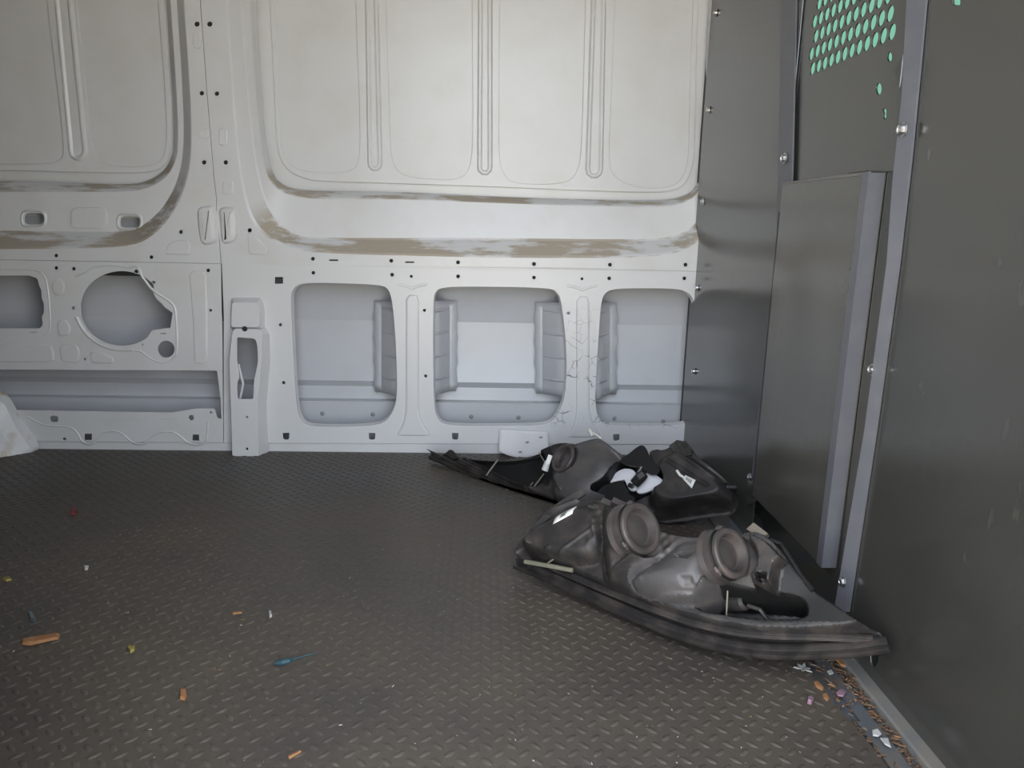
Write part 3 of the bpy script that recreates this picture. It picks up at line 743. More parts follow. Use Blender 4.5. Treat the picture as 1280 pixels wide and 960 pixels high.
# ================================================================== HEADLAMPS
class Relief:
    """a moulded shell described as heights over an oblique base plane"""
    def __init__(s, a, b, tilt, sign=1):
        a, b = np.asarray(a, float), np.asarray(b, float)
        s.o = a; s.u = (b - a) / np.linalg.norm(b - a)
        hz = np.cross((0, 0, 1.0), s.u); hz /= np.linalg.norm(hz)
        if hz[1] < 0: hz = -hz                                       # horizontal, away from the door
        up = np.cross(s.u, hz); up = up if up[2] > 0 else -up
        s.v = hz * math.cos(tilt) + up * math.sin(tilt)
        s.n = np.cross(s.u, s.v); s.n = s.n if s.n[1] < 0 else -s.n
    def at(s, x, y, h=0.0):                                           # px at height h -> (u, v)
        p = hit(x, y, s.o + s.n * h, s.n) - s.o
        return float(p @ s.u), float(p @ s.v)
    def poly(s, pts): return np.array([s.at(*p) for p in pts])
    def world(s, u, v, h): return s.o + s.u * u + s.v * v + s.n * h
    def pt(s, x, y, h): u, v = s.at(x, y, h); return s.world(u, v, h)
def sdist(P, poly):                                                  # signed distance, + inside
    d = np.full(len(P), 1e9); inside = np.zeros(len(P), bool); near = np.zeros_like(P)
    n = len(poly)
    for i in range(n):
        a, b = poly[i], poly[(i + 1) % n]; ab = b - a
        t = np.clip(((P - a) @ ab) / (ab @ ab + 1e-12), 0, 1); q = a + t[:, None] * ab
        e = np.linalg.norm(P - q, axis=1); k = e < d; d[k] = e[k]; near[k] = q[k]
        c = ((a[1] > P[:, 1]) != (b[1] > P[:, 1])) & (P[:, 0] < (b[0] - a[0]) * (P[:, 1] - a[1]) / (b[1] - a[1] + 1e-12) + a[0])
        inside ^= c
    return np.where(inside, d, -d), near
def sst(x, a, b):
    t = np.clip((x - a) / (b - a), 0, 1); return t * t * (3 - 2 * t)
def smax(a, b, k=.012):
    h = np.clip(.5 + .5 * (a - b) / k, 0, 1); return b * (1 - h) + a * h + k * h * (1 - h)
def shell(R, outline, hfun, mfun, mats, name, parent, step=.0024):
    ol = np.asarray(outline)
    lo, hi = ol.min(0) - step, ol.max(0) + step
    us = np.arange(lo[0], hi[0] + step, step); vs = np.arange(lo[1], hi[1] + step, step)
    U, V = np.meshgrid(us, vs, indexing='ij'); P = np.c_[U.ravel(), V.ravel()]
    sd, near = sdist(P, ol)
    C_ = np.c_[(U[:-1, :-1] + step / 2).ravel(), (V[:-1, :-1] + step / 2).ravel()]
    sc_, _ = sdist(C_, ol)
    P = np.where((sd < step * .45)[:, None], near, P)
    sd = np.maximum(sd, 0)
    H = hfun(P, sd)
    nv = len(vs); idx = np.arange(len(P)).reshape(U.shape)
    cells = np.c_[idx[:-1, :-1].ravel(), idx[1:, :-1].ravel(), idx[1:, 1:].ravel(), idx[:-1, 1:].ravel()]
    keepc = sc_ > 0; cells = cells[keepc]; mi = mfun(C_[keepc])
    used = np.unique(cells); mp = -np.ones(len(P), int); mp[used] = np.arange(len(used))
    W = R.o + P[used, :1] * R.u + P[used, 1:] * R.v + H[used][:, None] * R.n
    W[:, 2] = np.maximum(W[:, 2], .0025)
    me = bpy.data.meshes.new(name); me.from_pydata(W.tolist(), [], mp[cells].tolist()); me.update()
    for p, k in zip(me.polygons, mi): p.material_index = int(k)
    bm = bmesh.new(); bm.from_mesh(me); bmesh.ops.remove_doubles(bm, verts=bm.verts, dist=1e-5); bmesh.ops.dissolve_degenerate(bm, edges=bm.edges, dist=1e-5)
    bmesh.ops.recalc_face_normals(bm, faces=bm.faces); bm.to_mesh(me); bm.free()
    o = link(name, me, mats, None, 42)
    keep(o, parent)
    return o
def rim(R, path_px, parent, w=.016, t=.010, mats='plastic', name='flange', closed=False):
    """moulded double-lipped edge swept along px points (x, y, h)"""
    pts = smooth_line([tuple(R.pt(*p)) for p in path_px], 2, closed)
    pts = [np.asarray(p) for p in pts]; mb = MB(); loops = []
    for i, p in enumerate(pts):
        t_ = pts[min(i + 1, len(pts) - 1)] - pts[max(0, i - 1)]; t_ /= np.linalg.norm(t_)
        a = R.n; b = np.cross(t_, a); b /= np.linalg.norm(b)
        if b @ R.v < 0: b = -b                                        # b points inwards / up the plane
        prof = [(-.0, -t), (.004, t * .2), (.002, t * .8), (-.003, t), (-.006, t * .4), (-.008, t * .2), (-w + .003, t * .7), (-w, t * .9), (-w - .004, t * .3), (-w - .003, -t * .4), (-w, -t * 1.2), (-.004, -t * 1.5)]
        loops.append([p - b * q * -1 + a * z for q, z in prof])
    for l in loops:
        for k in range(len(l)): l[k] = np.array((l[k][0], l[k][1], max(l[k][2], .002)))
    mb.loft(loops, True, [0] * (len(loops)), not closed, not closed)
    o = mb.build(name, mats, None, 50); keep(o, parent); return o
def back_shell(R, outline, parent, push, shrink, mats='lens'):
    ol = [tuple(q) for q in resample(outline, 80, True)]
    c = np.mean(ol, 0); loops = []
    for k, (s_, d) in enumerate(((1.0, -.002), (.97, .25), (.86, .6), (.6, .92), (.2, 1.0))):
        lp = []
        for q in ol:
            uv = c + (np.asarray(q) - c) * s_
            w = R.world(uv[0], uv[1], 0) + np.asarray(push) * max(d, 0)
            lp.append((w[0], w[1], max(w[2], .003)))
        loops.append(lp)
    mb = MB(); mb.loft(loops, True, None, False, True); o = mb.build('lens', mats, None, 60); keep(o, parent); return o
def cap(p, ax, r, parent, depth=.05, open_=False):
    mb = MB()
    prof = [(r * 1.14, -depth), (r * 1.06, -.020), (r * 1.06, -.006), (r * .97, -.004), (r * .97, -.0015), (r * 1.02, .000), (r * 1.02, .005), (r * .97, .008), (r * .86, .0085), (r * .78, .007), (r * .72, -.001), (r * .68, -.006), (r * .62, -.0070), (r * .3, -.0035), (.001, -.002)]
    mb.lathe(p, ax, prof, 40, [0, 0, 1, 1, 1] + [0] * 10)
    o = mb.build('bulb_cap', ['cap', 'void'], None, 38); keep(o, parent)
    # bayonet lugs round the rim
    axn = np.asarray(ax) / np.linalg.norm(ax); a = np.cross(axn, (0, 0, 1)); a /= np.linalg.norm(a); b = np.cross(axn, a)
    for t in (.4, 2.5, 4.6):
        q = np.asarray(p) + r * 1.06 * (a * math.cos(t) + b * math.sin(t)) - axn * .004
        m2 = MB(); tg = -a * math.sin(t) + b * math.cos(t); m2.tube([q - tg * .009, q, q + tg * .009], [.003, .0055, .003], 6)
        l = m2.build('lug', 'cap', None, 60); l.parent = o
    return o
def decal(R, pts, h, mats, name, parent, lift=.0012):
    p = [R.pt(x, y, h + lift) for x, y in pts]
    mb = MB(); mb.loft([[q - R.n * .0008 for q in p], p], True, None, True, True); o = mb.build(name, mats); keep(o, parent); return o

def smooth_arr(a): return np.array(smooth_line([tuple(q) for q in a], 2, True))
# ---- near lamp: two rubber caps, tip against the bulkhead
A = flo(646, 702, .035); Bt = bulk(1106, 799, .022)
R1 = Relief(A, Bt, math.radians(47))
lamp = empty('headlamp', tuple(flo(850, 790)))
tag(lamp, 'black car headlamp lying in front with two round brown-grey rubber caps upward', 'headlamp', 'headlamps heaped on the floor')
top_px = [(648, 690, .01), (652, 672, .03), (664, 655, .045), (684, 641, .05), (706, 628, .055), (730, 622, .06), (752, 622, .065), (766, 620, .07), (780, 626, .07), (800, 640, .07), (830, 662, .07), (860, 667, .07), (885, 668, .065), (920, 668, .06), (940, 664, .05), (958, 668, .045), (975, 681, .04), (990, 700, .035), (1016, 736, .02), (1048, 758, .01), (1080, 780, .008), (1104, 792, .004)]
bot_px = [(1104, 801, 0), (1060, 809, 0), (1000, 812, 0), (950, 810, 0), (900, 801, 0), (850, 787, 0), (800, 767, 0), (750, 745, 0), (700, 722, 0), (664, 708, 0), (648, 702, 0)]
out1 = smooth_line(R1.poly(top_px + bot_px), 2, True)
cavity1 = smooth_arr(R1.poly([(872, 768, .01), (876, 754, .02), (892, 742, .03), (908, 735, .035), (925, 741, .035), (965, 742, .035), (1000, 746, .03), (1012, 760, .02), (1014, 780, .01), (960, 780, .01), (915, 776, .01)]))
bowl1 = smooth_arr(R1.poly([(790, 740, .03), (800, 712, .06), (830, 688, .08), (845, 668, .085), (890, 668, .085), (905, 700, .07), (896, 735, .05), (882, 757, .03), (835, 757, .03)]))
barrel1 = smooth_arr(R1.poly([(652, 694, .04), (658, 668, .06), (684, 644, .075), (728, 620, .085), (752, 640, .085), (752, 690, .06), (738, 708, .04), (690, 706, .03)]))
mid1 = smooth_arr(R1.poly([(745, 622, .09), (785, 622, .09), (830, 660, .09), (828, 700, .07), (795, 735, .045), (768, 742, .035), (757, 715, .05), (748, 660, .07)]))
boxr1 = R1.poly([(938, 668, .06), (962, 680, .06), (984, 702, .06), (974, 712, .06), (970, 738, .05), (946, 738, .05), (936, 715, .06)])
hole1 = R1.poly([(951, 725, .05), (964, 726, .05), (963, 735, .05), (952, 734, .05)])
wing1 = R1.poly([(985, 700, .03), (1016, 738, .02), (1018, 752, .02), (985, 748, .02), (965, 745, .02)])
right1 = R1.poly([(905, 730, .04), (972, 740, .05), (985, 700, .05), (1020, 730, .03), (1060, 765, .01), (1090, 785, .005), (1040, 785, .005), (960, 786, .005), (890, 772, .01)])
slot1 = R1.poly([(842, 695, .075), (855, 691, .08), (869, 694, .08), (862, 701, .08), (846, 700, .075)])
dent1 = R1.poly([(855, 728, .055), (872, 727, .055), (874, 738, .055), (858, 739, .055)])
def pathdist(P, line):
    d = np.full(len(P), 1e9)
    for p, q in zip(line[:-1], line[1:]):
        ab = q - p; t = np.clip(((P - p) @ ab) / (ab @ ab + 1e-12), 0, 1); d = np.minimum(d, np.linalg.norm(P - p - t[:, None] * ab, axis=1))
    return d
def dome(b, w, H, base=0.0):
    t = np.clip(b / w, 0, 1); return base + H * np.sqrt(np.clip(1 - (1 - t) ** 2, 0, 1)) - 1.4 * np.clip(-b, 0, .06)
bl1 = R1.poly(bot_px[:-1])
def h1(P, sd):
    s = lambda q: sdist(P, q)[0]
    low = pathdist(P, bl1)
    far = P[:, 1] - np.interp(P[:, 0], bl1[::-1, 0], bl1[::-1, 1])           # distance up from the flange
    slope = 1 - sst(P[:, 0], R1.at(930, 720)[0], R1.at(1040, 770)[0])
    h = .018 + (.020 + .030 * slope) * sst(far, .02, .12)
    h = smax(h, dome(s(barrel1), .022, .044, .036), .010)
    h = smax(h, .036 + .068 * sst(s(mid1), -.012, .032), .010)
    h = smax(h, dome(s(bowl1), .050, .052, .040), .006)
    h = smax(h, .030 + .056 * sst(s(boxr1), -.003, .006), .004)
    h = smax(h, .034 * sst(s(wing1), -.003, .012), .005)
    h = h - .070 * sst(s(cavity1), -.002, .014)
    h = h - .025 * sst(s(hole1), -.001, .002)
    h = h - .012 * sst(s(slot1), -.001, .006)
    h = h - .004 * sst(s(dent1), -.002, .006)
    for cx, cy, hc, rc in ((799, 661, .103, .047), (912, 692, .096, .043)):      # sockets under the caps
        d = np.linalg.norm(P - np.array(R1.at(cx, cy, hc)), axis=1)
        h = h - np.maximum(h - (hc - .036), 0) * (1 - sst(d, rc * .86, rc * 1.06))
    # moulded ribs: short raised lines
    for (xa, ya, ha), (xb, yb, hb_), wd, hh in (((806, 704, .055), (776, 739, .02), .0035, .008), ((748, 655, .06), (764, 745, .02), .006, .007), ((676, 700, .03), (661, 668, .05), .005, .006),
                                             ((682, 706, .03), (696, 694, .04), .0022, .008), ((820, 757, .02), (880, 757, .02), .004, .010), ((880, 757, .02), (890, 735, .035), .004, .010), ((760, 630, .07), (736, 632, .07), .003, .006), ((752, 660, .06), (700, 715, .02), .003, .003), ((668, 652, .05), (722, 626, .065), .004, .006)):
        a, b_ = np.array(R1.at(xa, ya, ha)), np.array(R1.at(xb, yb, hb_)); ab = b_ - a
        t = np.clip(((P - a) @ ab) / (ab @ ab), 0, 1); d = np.linalg.norm(P - a - t[:, None] * ab, axis=1)
        h = h + hh * np.exp(-(d / wd) ** 2)
    # rough moulded bumps along the shoulder
    h = h + .0016 * np.sin(P[:, 0] * 310) * np.sin(P[:, 1] * 240) * np.exp(-(s(mid1) / .016) ** 2)
    return h * sst(sd, -.0001, .007) * sst(low, .010, .026) - .004 * (1 - sst(low, .008, .012))
def m1(C_):
    s = lambda q: sdist(C_, q)[0]
    k = np.zeros(len(C_), int); k[s(bowl1) > -.004] = 1; k[s(cavity1) > .011] = 2; k[s(hole1) > 0] = 2
    k[s(right1) > 0] = np.where(k[s(right1) > 0] == 0, 3, k[s(right1) > 0])
    return k
housing = shell(R1, out1, h1, m1, ['plastic', 'bowl', 'void', 'plastic_dark'], 'housing', lamp)
rim(R1, [(648, 700, .0)] + [(664, 706, 0), (700, 721, 0), (750, 744, 0), (800, 766, 0), (850, 786, 0), (900, 800, 0), (950, 808, 0), (1000, 809, 0), (1060, 806, 0), (1096, 801, 0), (1108, 799, 0)], lamp, .017, .011)
rim(R1, [(690, 707, .016), (740, 729, .018), (790, 749, .018), (840, 768, .018), (890, 783, .018), (950, 792, .018), (1010, 793, .016), (1060, 795, .010), (1092, 797, .004)], lamp, .006, .007, name='inner_flange')
back_shell(R1, out1, lamp, (.02, .11, -.02), 1)
AX = _r * .56 + _u * .36 - _f * .74
cap(R1.pt(799, 661, .103), AX, .0460, lamp, .030)
cap(R1.pt(912, 692, .096), AX, .0420, lamp, .030)
# tongue along the upper left edge
mb = MB(); a = [R1.pt(x, y, h) for x, y, h in ((664, 663, .052), (690, 636, .062), (712, 622, .066), (729, 613, .066))]; b = [R1.pt(x, y, h) for x, y, h in ((672, 664, .050), (698, 640, .058), (720, 628, .062), (733, 619, .062))]
mb.loft([a, [p + R1.n * .006 for p in a], [p + R1.n * .006 for p in b], b], False); keep(mb.build('tongue', 'plastic', None), lamp)
# olive retaining clips
for pts, w in ((((656, 702, .040), (690, 708, .040), (716, 713, .036)), .0045), (((682, 706, .036), (698, 694, .05)), .002), (((1014, 752, .03), (1014, 786, .016)), .003), (((910, 729, .04), (908, 770, .012)), .0016)):
    mb = MB(); mb.tube([R1.pt(*p) for p in pts], w, 6); keep(mb.build('clip', 'clip', None, 60), lamp)
lb = [R1.pt(x, y, h) for x, y, h in ((697, 660, .0745), (724, 647, .0775), (722, 638, .0765), (701, 649, .0735))]
# corner clip and tabs
mb = MB(); mb.box((0, 0, 0), (.02, .012, .012)); o = mb.build('clip', 'plastic_gloss'); o.location = R1.pt(648, 706, .01); o.rotation_euler = (.3, .2, -.5); keep(o, lamp)
for x, y, h, s_ in ((773, 632, .085, .014), (757, 631, .08, .010)):
    mb = MB(); mb.box((-s_, -.006, -.012), (s_, .006, .012)); o = mb.build('tab', 'cap'); o.location = R1.pt(x, y, h); o.rotation_euler = (.6, .3, -.4); keep(o, lamp)
# indicator bulb and socket inside the cavity
mb = MB(); mb.lathe(R1.pt(921, 748, -.005), AX, [(.011, -.02), (.012, 0), (.010, .008), (.006, .014), (.001, .016)], 16); keep(mb.build('bulb', 'orange', None, 60), lamp)
mb = MB(); mb.lathe(R1.pt(930, 752, .004), AX, [(.016, -.03), (.016, .0), (.013, .006), (.011, .006), (.009, -.004), (.001, -.004)], 18); mb.tube([R1.pt(935, 757, .008), R1.pt(950, 762, .012), R1.pt(960, 776, .0)], .004); keep(mb.build('bulb_socket', 'plastic', None, 50), lamp)
# reflector edge showing under the bowl
mb = MB(); q = [R1.pt(x, y, h) for x, y, h in ((820, 757, .022), (845, 760, .022), (872, 759, .022), (872, 772, .012), (855, 770, .012))]; mb.loft([[p - R1.n * .004 for p in q], [p + R1.n * .006 for p in q]], True, None, True, True); keep(mb.build('reflector_edge', 'clip'), lamp)
# tan lug and thin strap on the right shoulder
mb = MB(); q = [R1.pt(x, y, .055) for x, y in ((933, 661), (942, 653), (960, 667), (950, 674))]; mb.loft([[p - R1.n * .012 for p in q], q], True, None, True, True); keep(mb.build('lug', 'tan'), lamp)
mb = MB(); mb.tube([R1.pt(x, y, .042) for x, y in ((963, 675), (976, 680), (986, 695), (1000, 718), (1016, 738))], .004); keep(mb.build('strap', 'plastic_gloss', None, 60), lamp)

# ---- rear lamp: the mirrored one, one cap missing
A2 = flo(541, 566, .03); B2 = bulk(921, 628, .03)
R2 = Relief(A2, B2, math.radians(50))
lamp2 = empty('headlamp', tuple(flo(700, 630)))
tag(lamp2, 'black car headlamp lying behind by the wall with torn open white reflector bay', 'headlamp', 'headlamps heaped on the floor')
top2 = [(560, 566, .01), (585, 572, .012), (610, 574, .015), (640, 574, .015), (665, 566, .03), (690, 556, .05), (705, 551, .06), (722, 553, .065), (735, 547, .07), (745, 543, .07), (755, 547, .07), (770, 560, .065), (790, 573, .06), (808, 566, .06), (818, 559, .06), (832, 561, .06), (842, 552, .06), (852, 549, .06), (864, 557, .06), (880, 575, .055), (904, 592, .05), (914, 601, .05), (920, 614, .04), (919, 634, .02)]
bot2 = [(912, 642, .01), (890, 646, .0), (850, 652, .0), (800, 660, 0), (750, 658, 0), (712, 646, 0), (680, 633, 0), (640, 615, 0), (600, 593, 0), (570, 577, 0), (545, 568, 0)]
out2 = smooth_line(R2.poly(top2 + bot2), 2, True)
tray2 = smooth_arr(R2.poly([(575, 571, .01), (640, 571, .02), (672, 562, .03), (686, 572, .04), (684, 596, .03), (672, 614, .01), (640, 604, .0), (606, 586, .0)]))
bowl2 = smooth_arr(R2.poly([(696, 570, .07), (712, 550, .085), (742, 540, .09), (762, 546, .09), (780, 570, .08), (778, 600, .07), (764, 624, .055), (735, 644, .03), (703, 642, .02), (690, 612, .04)]))
open2 = smooth_arr(R2.poly([(762, 606, .05), (770, 585, .06), (782, 574, .06), (800, 558, .07), (808, 560, .07), (818, 585, .07), (826, 588, .06), (832, 600, .06), (828, 612, .05), (808, 618, .04), (790, 628, .03), (750, 622, .04), (745, 618, .04)]))
barrel2 = smooth_arr(R2.poly([(808, 605, .06), (815, 568, .075), (845, 552, .08), (872, 566, .08), (904, 592, .07), (918, 610, .06), (912, 636, .03), (880, 646, .02), (845, 650, .02), (812, 636, .03)]))
bl2 = R2.poly([p for p in bot2][::-1])
def h2(P, sd):
    s = lambda q: sdist(P, q)[0]
    low = pathdist(P, bl2)
    far = P[:, 1] - np.interp(P[:, 0], bl2[:, 0], bl2[:, 1])
    right = sst(P[:, 0], R2.at(640, 590)[0], R2.at(710, 580)[0])
    h = .012 + (.008 + .045 * right) * sst(far, .02, .12)
    h = smax(h, dome(s(bowl2), .075, .066, .034), .010)
    h = smax(h, .030 + .052 * sst(s(barrel2), -.006, .032), .010)
    h = h - .045 * sst(s(tray2), -.004, .010)
    h = h - .066 * sst(s(open2), -.003, .006)
    for (xa, ya, ha), (xb, yb, hb_), wd, hh in (((845, 565, .07), (898, 602, .05), .006, .010), ((832, 575, .07), (885, 610, .06), .005, -.006), ((680, 590, .02), (664, 615, .01), .003, .010), ((695, 596, .03), (710, 622, .03), .003, .009), ((618, 596, .0), (668, 624, .0), .006, .012), ((600, 583, .0), (660, 612, 0), .003, .008), ((752, 552, .07), (778, 572, .07), .004, .008), ((720, 556, .07), (738, 548, .08), .004, .006)):
        a, b_ = np.array(R2.at(xa, ya, ha)), np.array(R2.at(xb, yb, hb_)); ab = b_ - a
        t = np.clip(((P - a) @ ab) / (ab @ ab), 0, 1); d = np.linalg.norm(P - a - t[:, None] * ab, axis=1)
        h = h + hh * np.exp(-(d / wd) ** 2)
    return h * sst(sd, -.0001, .007) * sst(low, .010, .026) - .004 * (1 - sst(low, .008, .012))
def m2(C_):
    s = lambda q: sdist(C_, q)[0]
    k = np.zeros(len(C_), int); k[s(bowl2) > -.002] = 1; k[(s(tray2) > -.024) & (C_[:, 1] > np.interp(C_[:, 0], bl2[:, 0], bl2[:, 1]) + .05)] = 2; k[s(tray2) > 0] = 2; k[s(open2) > -.003] = 2
    return k
shell(R2, out2, h2, m2, ['plastic', 'bowl', 'void', 'plastic_gloss'], 'housing', lamp2)
rim(R2, [(541, 566, .0), (555, 572, .0), (570, 579, 0), (600, 594, 0), (640, 616, 0), (680, 634, 0), (712, 646, 0), (750, 657, 0), (800, 660, 0)], lamp2, .018, .011)
rim(R2, [(575, 574, .008), (605, 589, .006), (645, 609, .006), (685, 626, .006), (712, 638, .004)], lamp2, .010, .008, name='inner_flange')
back_shell(R2, out2, lamp2, (.02, .06, -.05), 1)
# fins at the thin end
for pts in (((533, 561), (545, 566), (552, 573), (546, 572)), ((556, 567), (562, 562), (566, 563), (574, 572), (566, 574))):
    mb = MB(); q = [R2.pt(x, y, .008) for x, y in pts]; mb.loft([[p - R2.n * .012 for p in q], q], True, None, True, True); keep(mb.build('fin', 'plastic', None), lamp2)
# sideways cap with the pale connector
AX2 = -_r * .75 + _u * .45 - _f * .50
cap(R2.pt(705, 573, .092), AX2, .040, lamp2, .050)
mb = MB(); mb.tube([R2.pt(681, 588, .05), R2.pt(685, 577, .06)], [.010, .009], 10); mb.tube([R2.pt(684, 580, .062), R2.pt(688, 569, .068)], [.0085, .0085], 4); keep(mb.build('connector', 'clear', None, 40), lamp2)
mb = MB(); mb.tube([R2.pt(752, 548, .07), R2.pt(737, 538, .075), R2.pt(735, 540, .075)], .0035); mb.tube([R2.pt(741, 545, .075), R2.pt(737, 537, .078)], [.006, .005], 8); keep(mb.build('clip', 'clear', None, 60), lamp2)
for pts, w in ((((608, 594, .02), (622, 575, .03)), .0025), (((665, 612, .02), (680, 592, .03)), .0022), (((659, 612, .02), (666, 603, .03)), .002), (((696, 597, .06), (701, 607, .055), (711, 622, .05)), .003), (((674, 566, .035), (681, 578, .035)), .002)):
    mb = MB(); mb.tube([R2.pt(*p) for p in pts], w, 6); keep(mb.build('clip', 'clip', None, 60), lamp2)
# white reflector pieces, black bulb holder and shards in the open bay
def plate(pts, h, mats, name, t=.006, tilt=None, dome=0.0):
    q = [R2.pt(x, y, h if tilt is None else h + (x - pts[0][0]) * tilt) for x, y in smooth_line(pts, 2, True)]
    c = np.mean(q, 0); mb = MB()
    l1 = [c + (p - c) * .7 + R2.n * dome * .7 for p in q]; l2 = [c + (p - c) * .3 + R2.n * dome for p in q]
    mb.loft([[p - R2.n * t for p in q], q, l1, l2], True, None, True, True)
    o = mb.build(name, mats, None, 50); keep(o, lamp2); return o
plate([(761, 602), (768, 592), (780, 585), (793, 587), (797, 598), (796, 606), (797, 612), (790, 614), (785, 611), (782, 601), (775, 600), (764, 604)], .052, 'reflector', 'reflector', .006, None, .006)
plate([(795, 612), (800, 604), (806, 592), (812, 590), (820, 594), (829, 600), (831, 606), (826, 611), (815, 612), (806, 616), (797, 617)], .052, 'reflector', 'reflector', .006, None, .006)
plate([(745, 618), (752, 608), (768, 602), (778, 600), (782, 607), (786, 618), (795, 622), (790, 630), (760, 632), (748, 626)], .064, 'void', 'shard', .006)
plate([(772, 577), (785, 568), (797, 558), (803, 556), (808, 560), (815, 578), (824, 583), (825, 590), (816, 594), (808, 590), (800, 584), (786, 582)], .075, 'void', 'shard', .006)
mb = MB(); mb.tube([R2.pt(793, 604, .075), R2.pt(800, 597, .082), R2.pt(806, 592, .085)], [.014, .015, .012], 6); mb.tube([R2.pt(797, 592, .08), R2.pt(802, 583, .085)], [.005, .004], 6); mb.tube([R2.pt(786, 606, .07), R2.pt(791, 608, .07)], [.006, .006], 8)
keep(mb.build('bulb_holder', 'plastic_gloss', None, 40), lamp2)
# finned vent block
mb = MB()
for k in range(8):
    t = k / 7
    a = R2.pt(842 + 20 * t * .4 + 4, 554 + 16 * t, .082); b = R2.pt(857 + 8 * t, 552 + 19 * t * .8, .078)
    mb.tube([a, b], .0028, 4)
q = [R2.pt(x, y, .074) for x, y in ((836, 557), (846, 550), (858, 552), (866, 562), (860, 575), (846, 570))]; mb.loft([[p - R2.n * .02 for p in q], q], True, None, True, True)
keep(mb.build('vent_block', 'plastic', None), lamp2)
mb = MB(); mb.lathe(R2.pt(917, 609, .04), _r, [(.010, -.02), (.010, .004), (.007, .006), (.001, .006)], 14); keep(mb.build('grommet', 'void', None, 50), lamp2)

# stickers: laid on the finished housings by a ray from above them along the plane normal
dg = bpy.context.evaluated_depsgraph_get(); dg.update()
def lay(R, quad, h, name, mats, parent, nu=6, nv=4, lift=.0015, inks=()):
    body = [o for o in parent.children if o.name.startswith('housing')][0]
    inv = body.matrix_world.inverted()
    def drop(x, y):
        u, v = R.at(x, y, h); p = R.world(u, v, .3)
        ok, loc, nr, _ = body.ray_cast(inv @ Vector(p), Vector(-R.n))
        return np.array(body.matrix_world @ loc) if ok else R.world(u, v, h)
    q = [np.array(c, float) for c in quad]
    def grid(s0, s1, t0, t1, n1, n2, lf):
        vs = []
        for i in range(n1 + 1):
            for k in range(n2 + 1):
                s_, t_ = s0 + (s1 - s0) * i / n1, t0 + (t1 - t0) * k / n2
                p = q[0] * (1 - s_) * (1 - t_) + q[1] * s_ * (1 - t_) + q[2] * s_ * t_ + q[3] * (1 - s_) * t_
                vs.append(drop(*p) + R.n * lf)
        return vs, [(i * (n2 + 1) + k, (i + 1) * (n2 + 1) + k, (i + 1) * (n2 + 1) + k + 1, i * (n2 + 1) + k + 1) for i in range(n1) for k in range(n2)]
    mb = MB(); mb.add(*grid(0, 1, 0, 1, nu, nv, lift)); o = mb.build(name, mats, None, 60); keep(o, parent)
    md = o.modifiers.new('thick', 'SOLIDIFY'); md.thickness = .0006
    mb = MB()
    for s0, s1, t0, t1 in inks: mb.add(*grid(s0, s1, t0, t1, 2, 1, lift + .0009))
    if inks:
        w = mb.build('print', 'ink'); w['kind'] = 'stuff'; w.parent = o
    return o
bpy.context.view_layer.update()
lay(R1, ((697, 661), (701, 648), (724, 635), (721, 648)), .06, 'label', 'label', lamp, inks=[(.25 + .07 * k, .29 + .07 * k, .3 + .04 * (k % 2), .62) for k in range(7)])
lay(R2, ((855, 601), (866, 613), (871, 602), (858, 596)), .072, 'label', 'label', lamp2, inks=[(.2 + .12 * k, .27 + .12 * k, .3, .75) for k in range(5)])
mb = MB(); mb.tube([R2.pt(846, 588, .082), R2.pt(850, 594, .082), R2.pt(858, 599, .08)], .0035); keep(mb.build('tag_string', 'label', None), lamp2)

# ================================================================== LOOSE THINGS
# sheet of paper against the sill
mb = MB(); nx, nz = 14, 8
vs = []
for i in range(nx + 1):
    for k in range(nz + 1):
        s_, t_ = i / nx, k / nz
        x = 624 + 62 * s_; yt = 536.5 + 3.5 * s_; ybm = 564 + 8 * math.sin(math.pi * min(1, s_ * 1.1)) ** .8
        y = yt + (ybm - yt) * t_
        vs.append(wall(x, y, -.012 - .022 * t_ ** 2 - .004 * math.sin(s_ * 5 + t_ * 2)))
mb.add(vs, [(i * (nz + 1) + k, (i + 1) * (nz + 1) + k, (i + 1) * (nz + 1) + k + 1, i * (nz + 1) + k + 1) for i in range(nx) for k in range(nz)])
o = mb.build('paper_sheet', 'paper', None, 180); md = o.modifiers.new('thick', 'SOLIDIFY'); md.thickness = .0006
for x, y in ((650, 565), (676, 547), (659, 553)):
    mb = MB(); mb.add([wall(x + a, y + b, -.0225 - .012 * ((y - 536) / 30) ** 2 - .008) for a, b in ((-2, -.5), (2, -.9), (2.2, .2), (-1.8, .6))], [(0, 1, 2, 3)])
    w = mb.build('mark', 'ink'); w.parent = o
tag(o, 'white sheet of paper propped against the white wall sill behind the headlamps', 'paper')

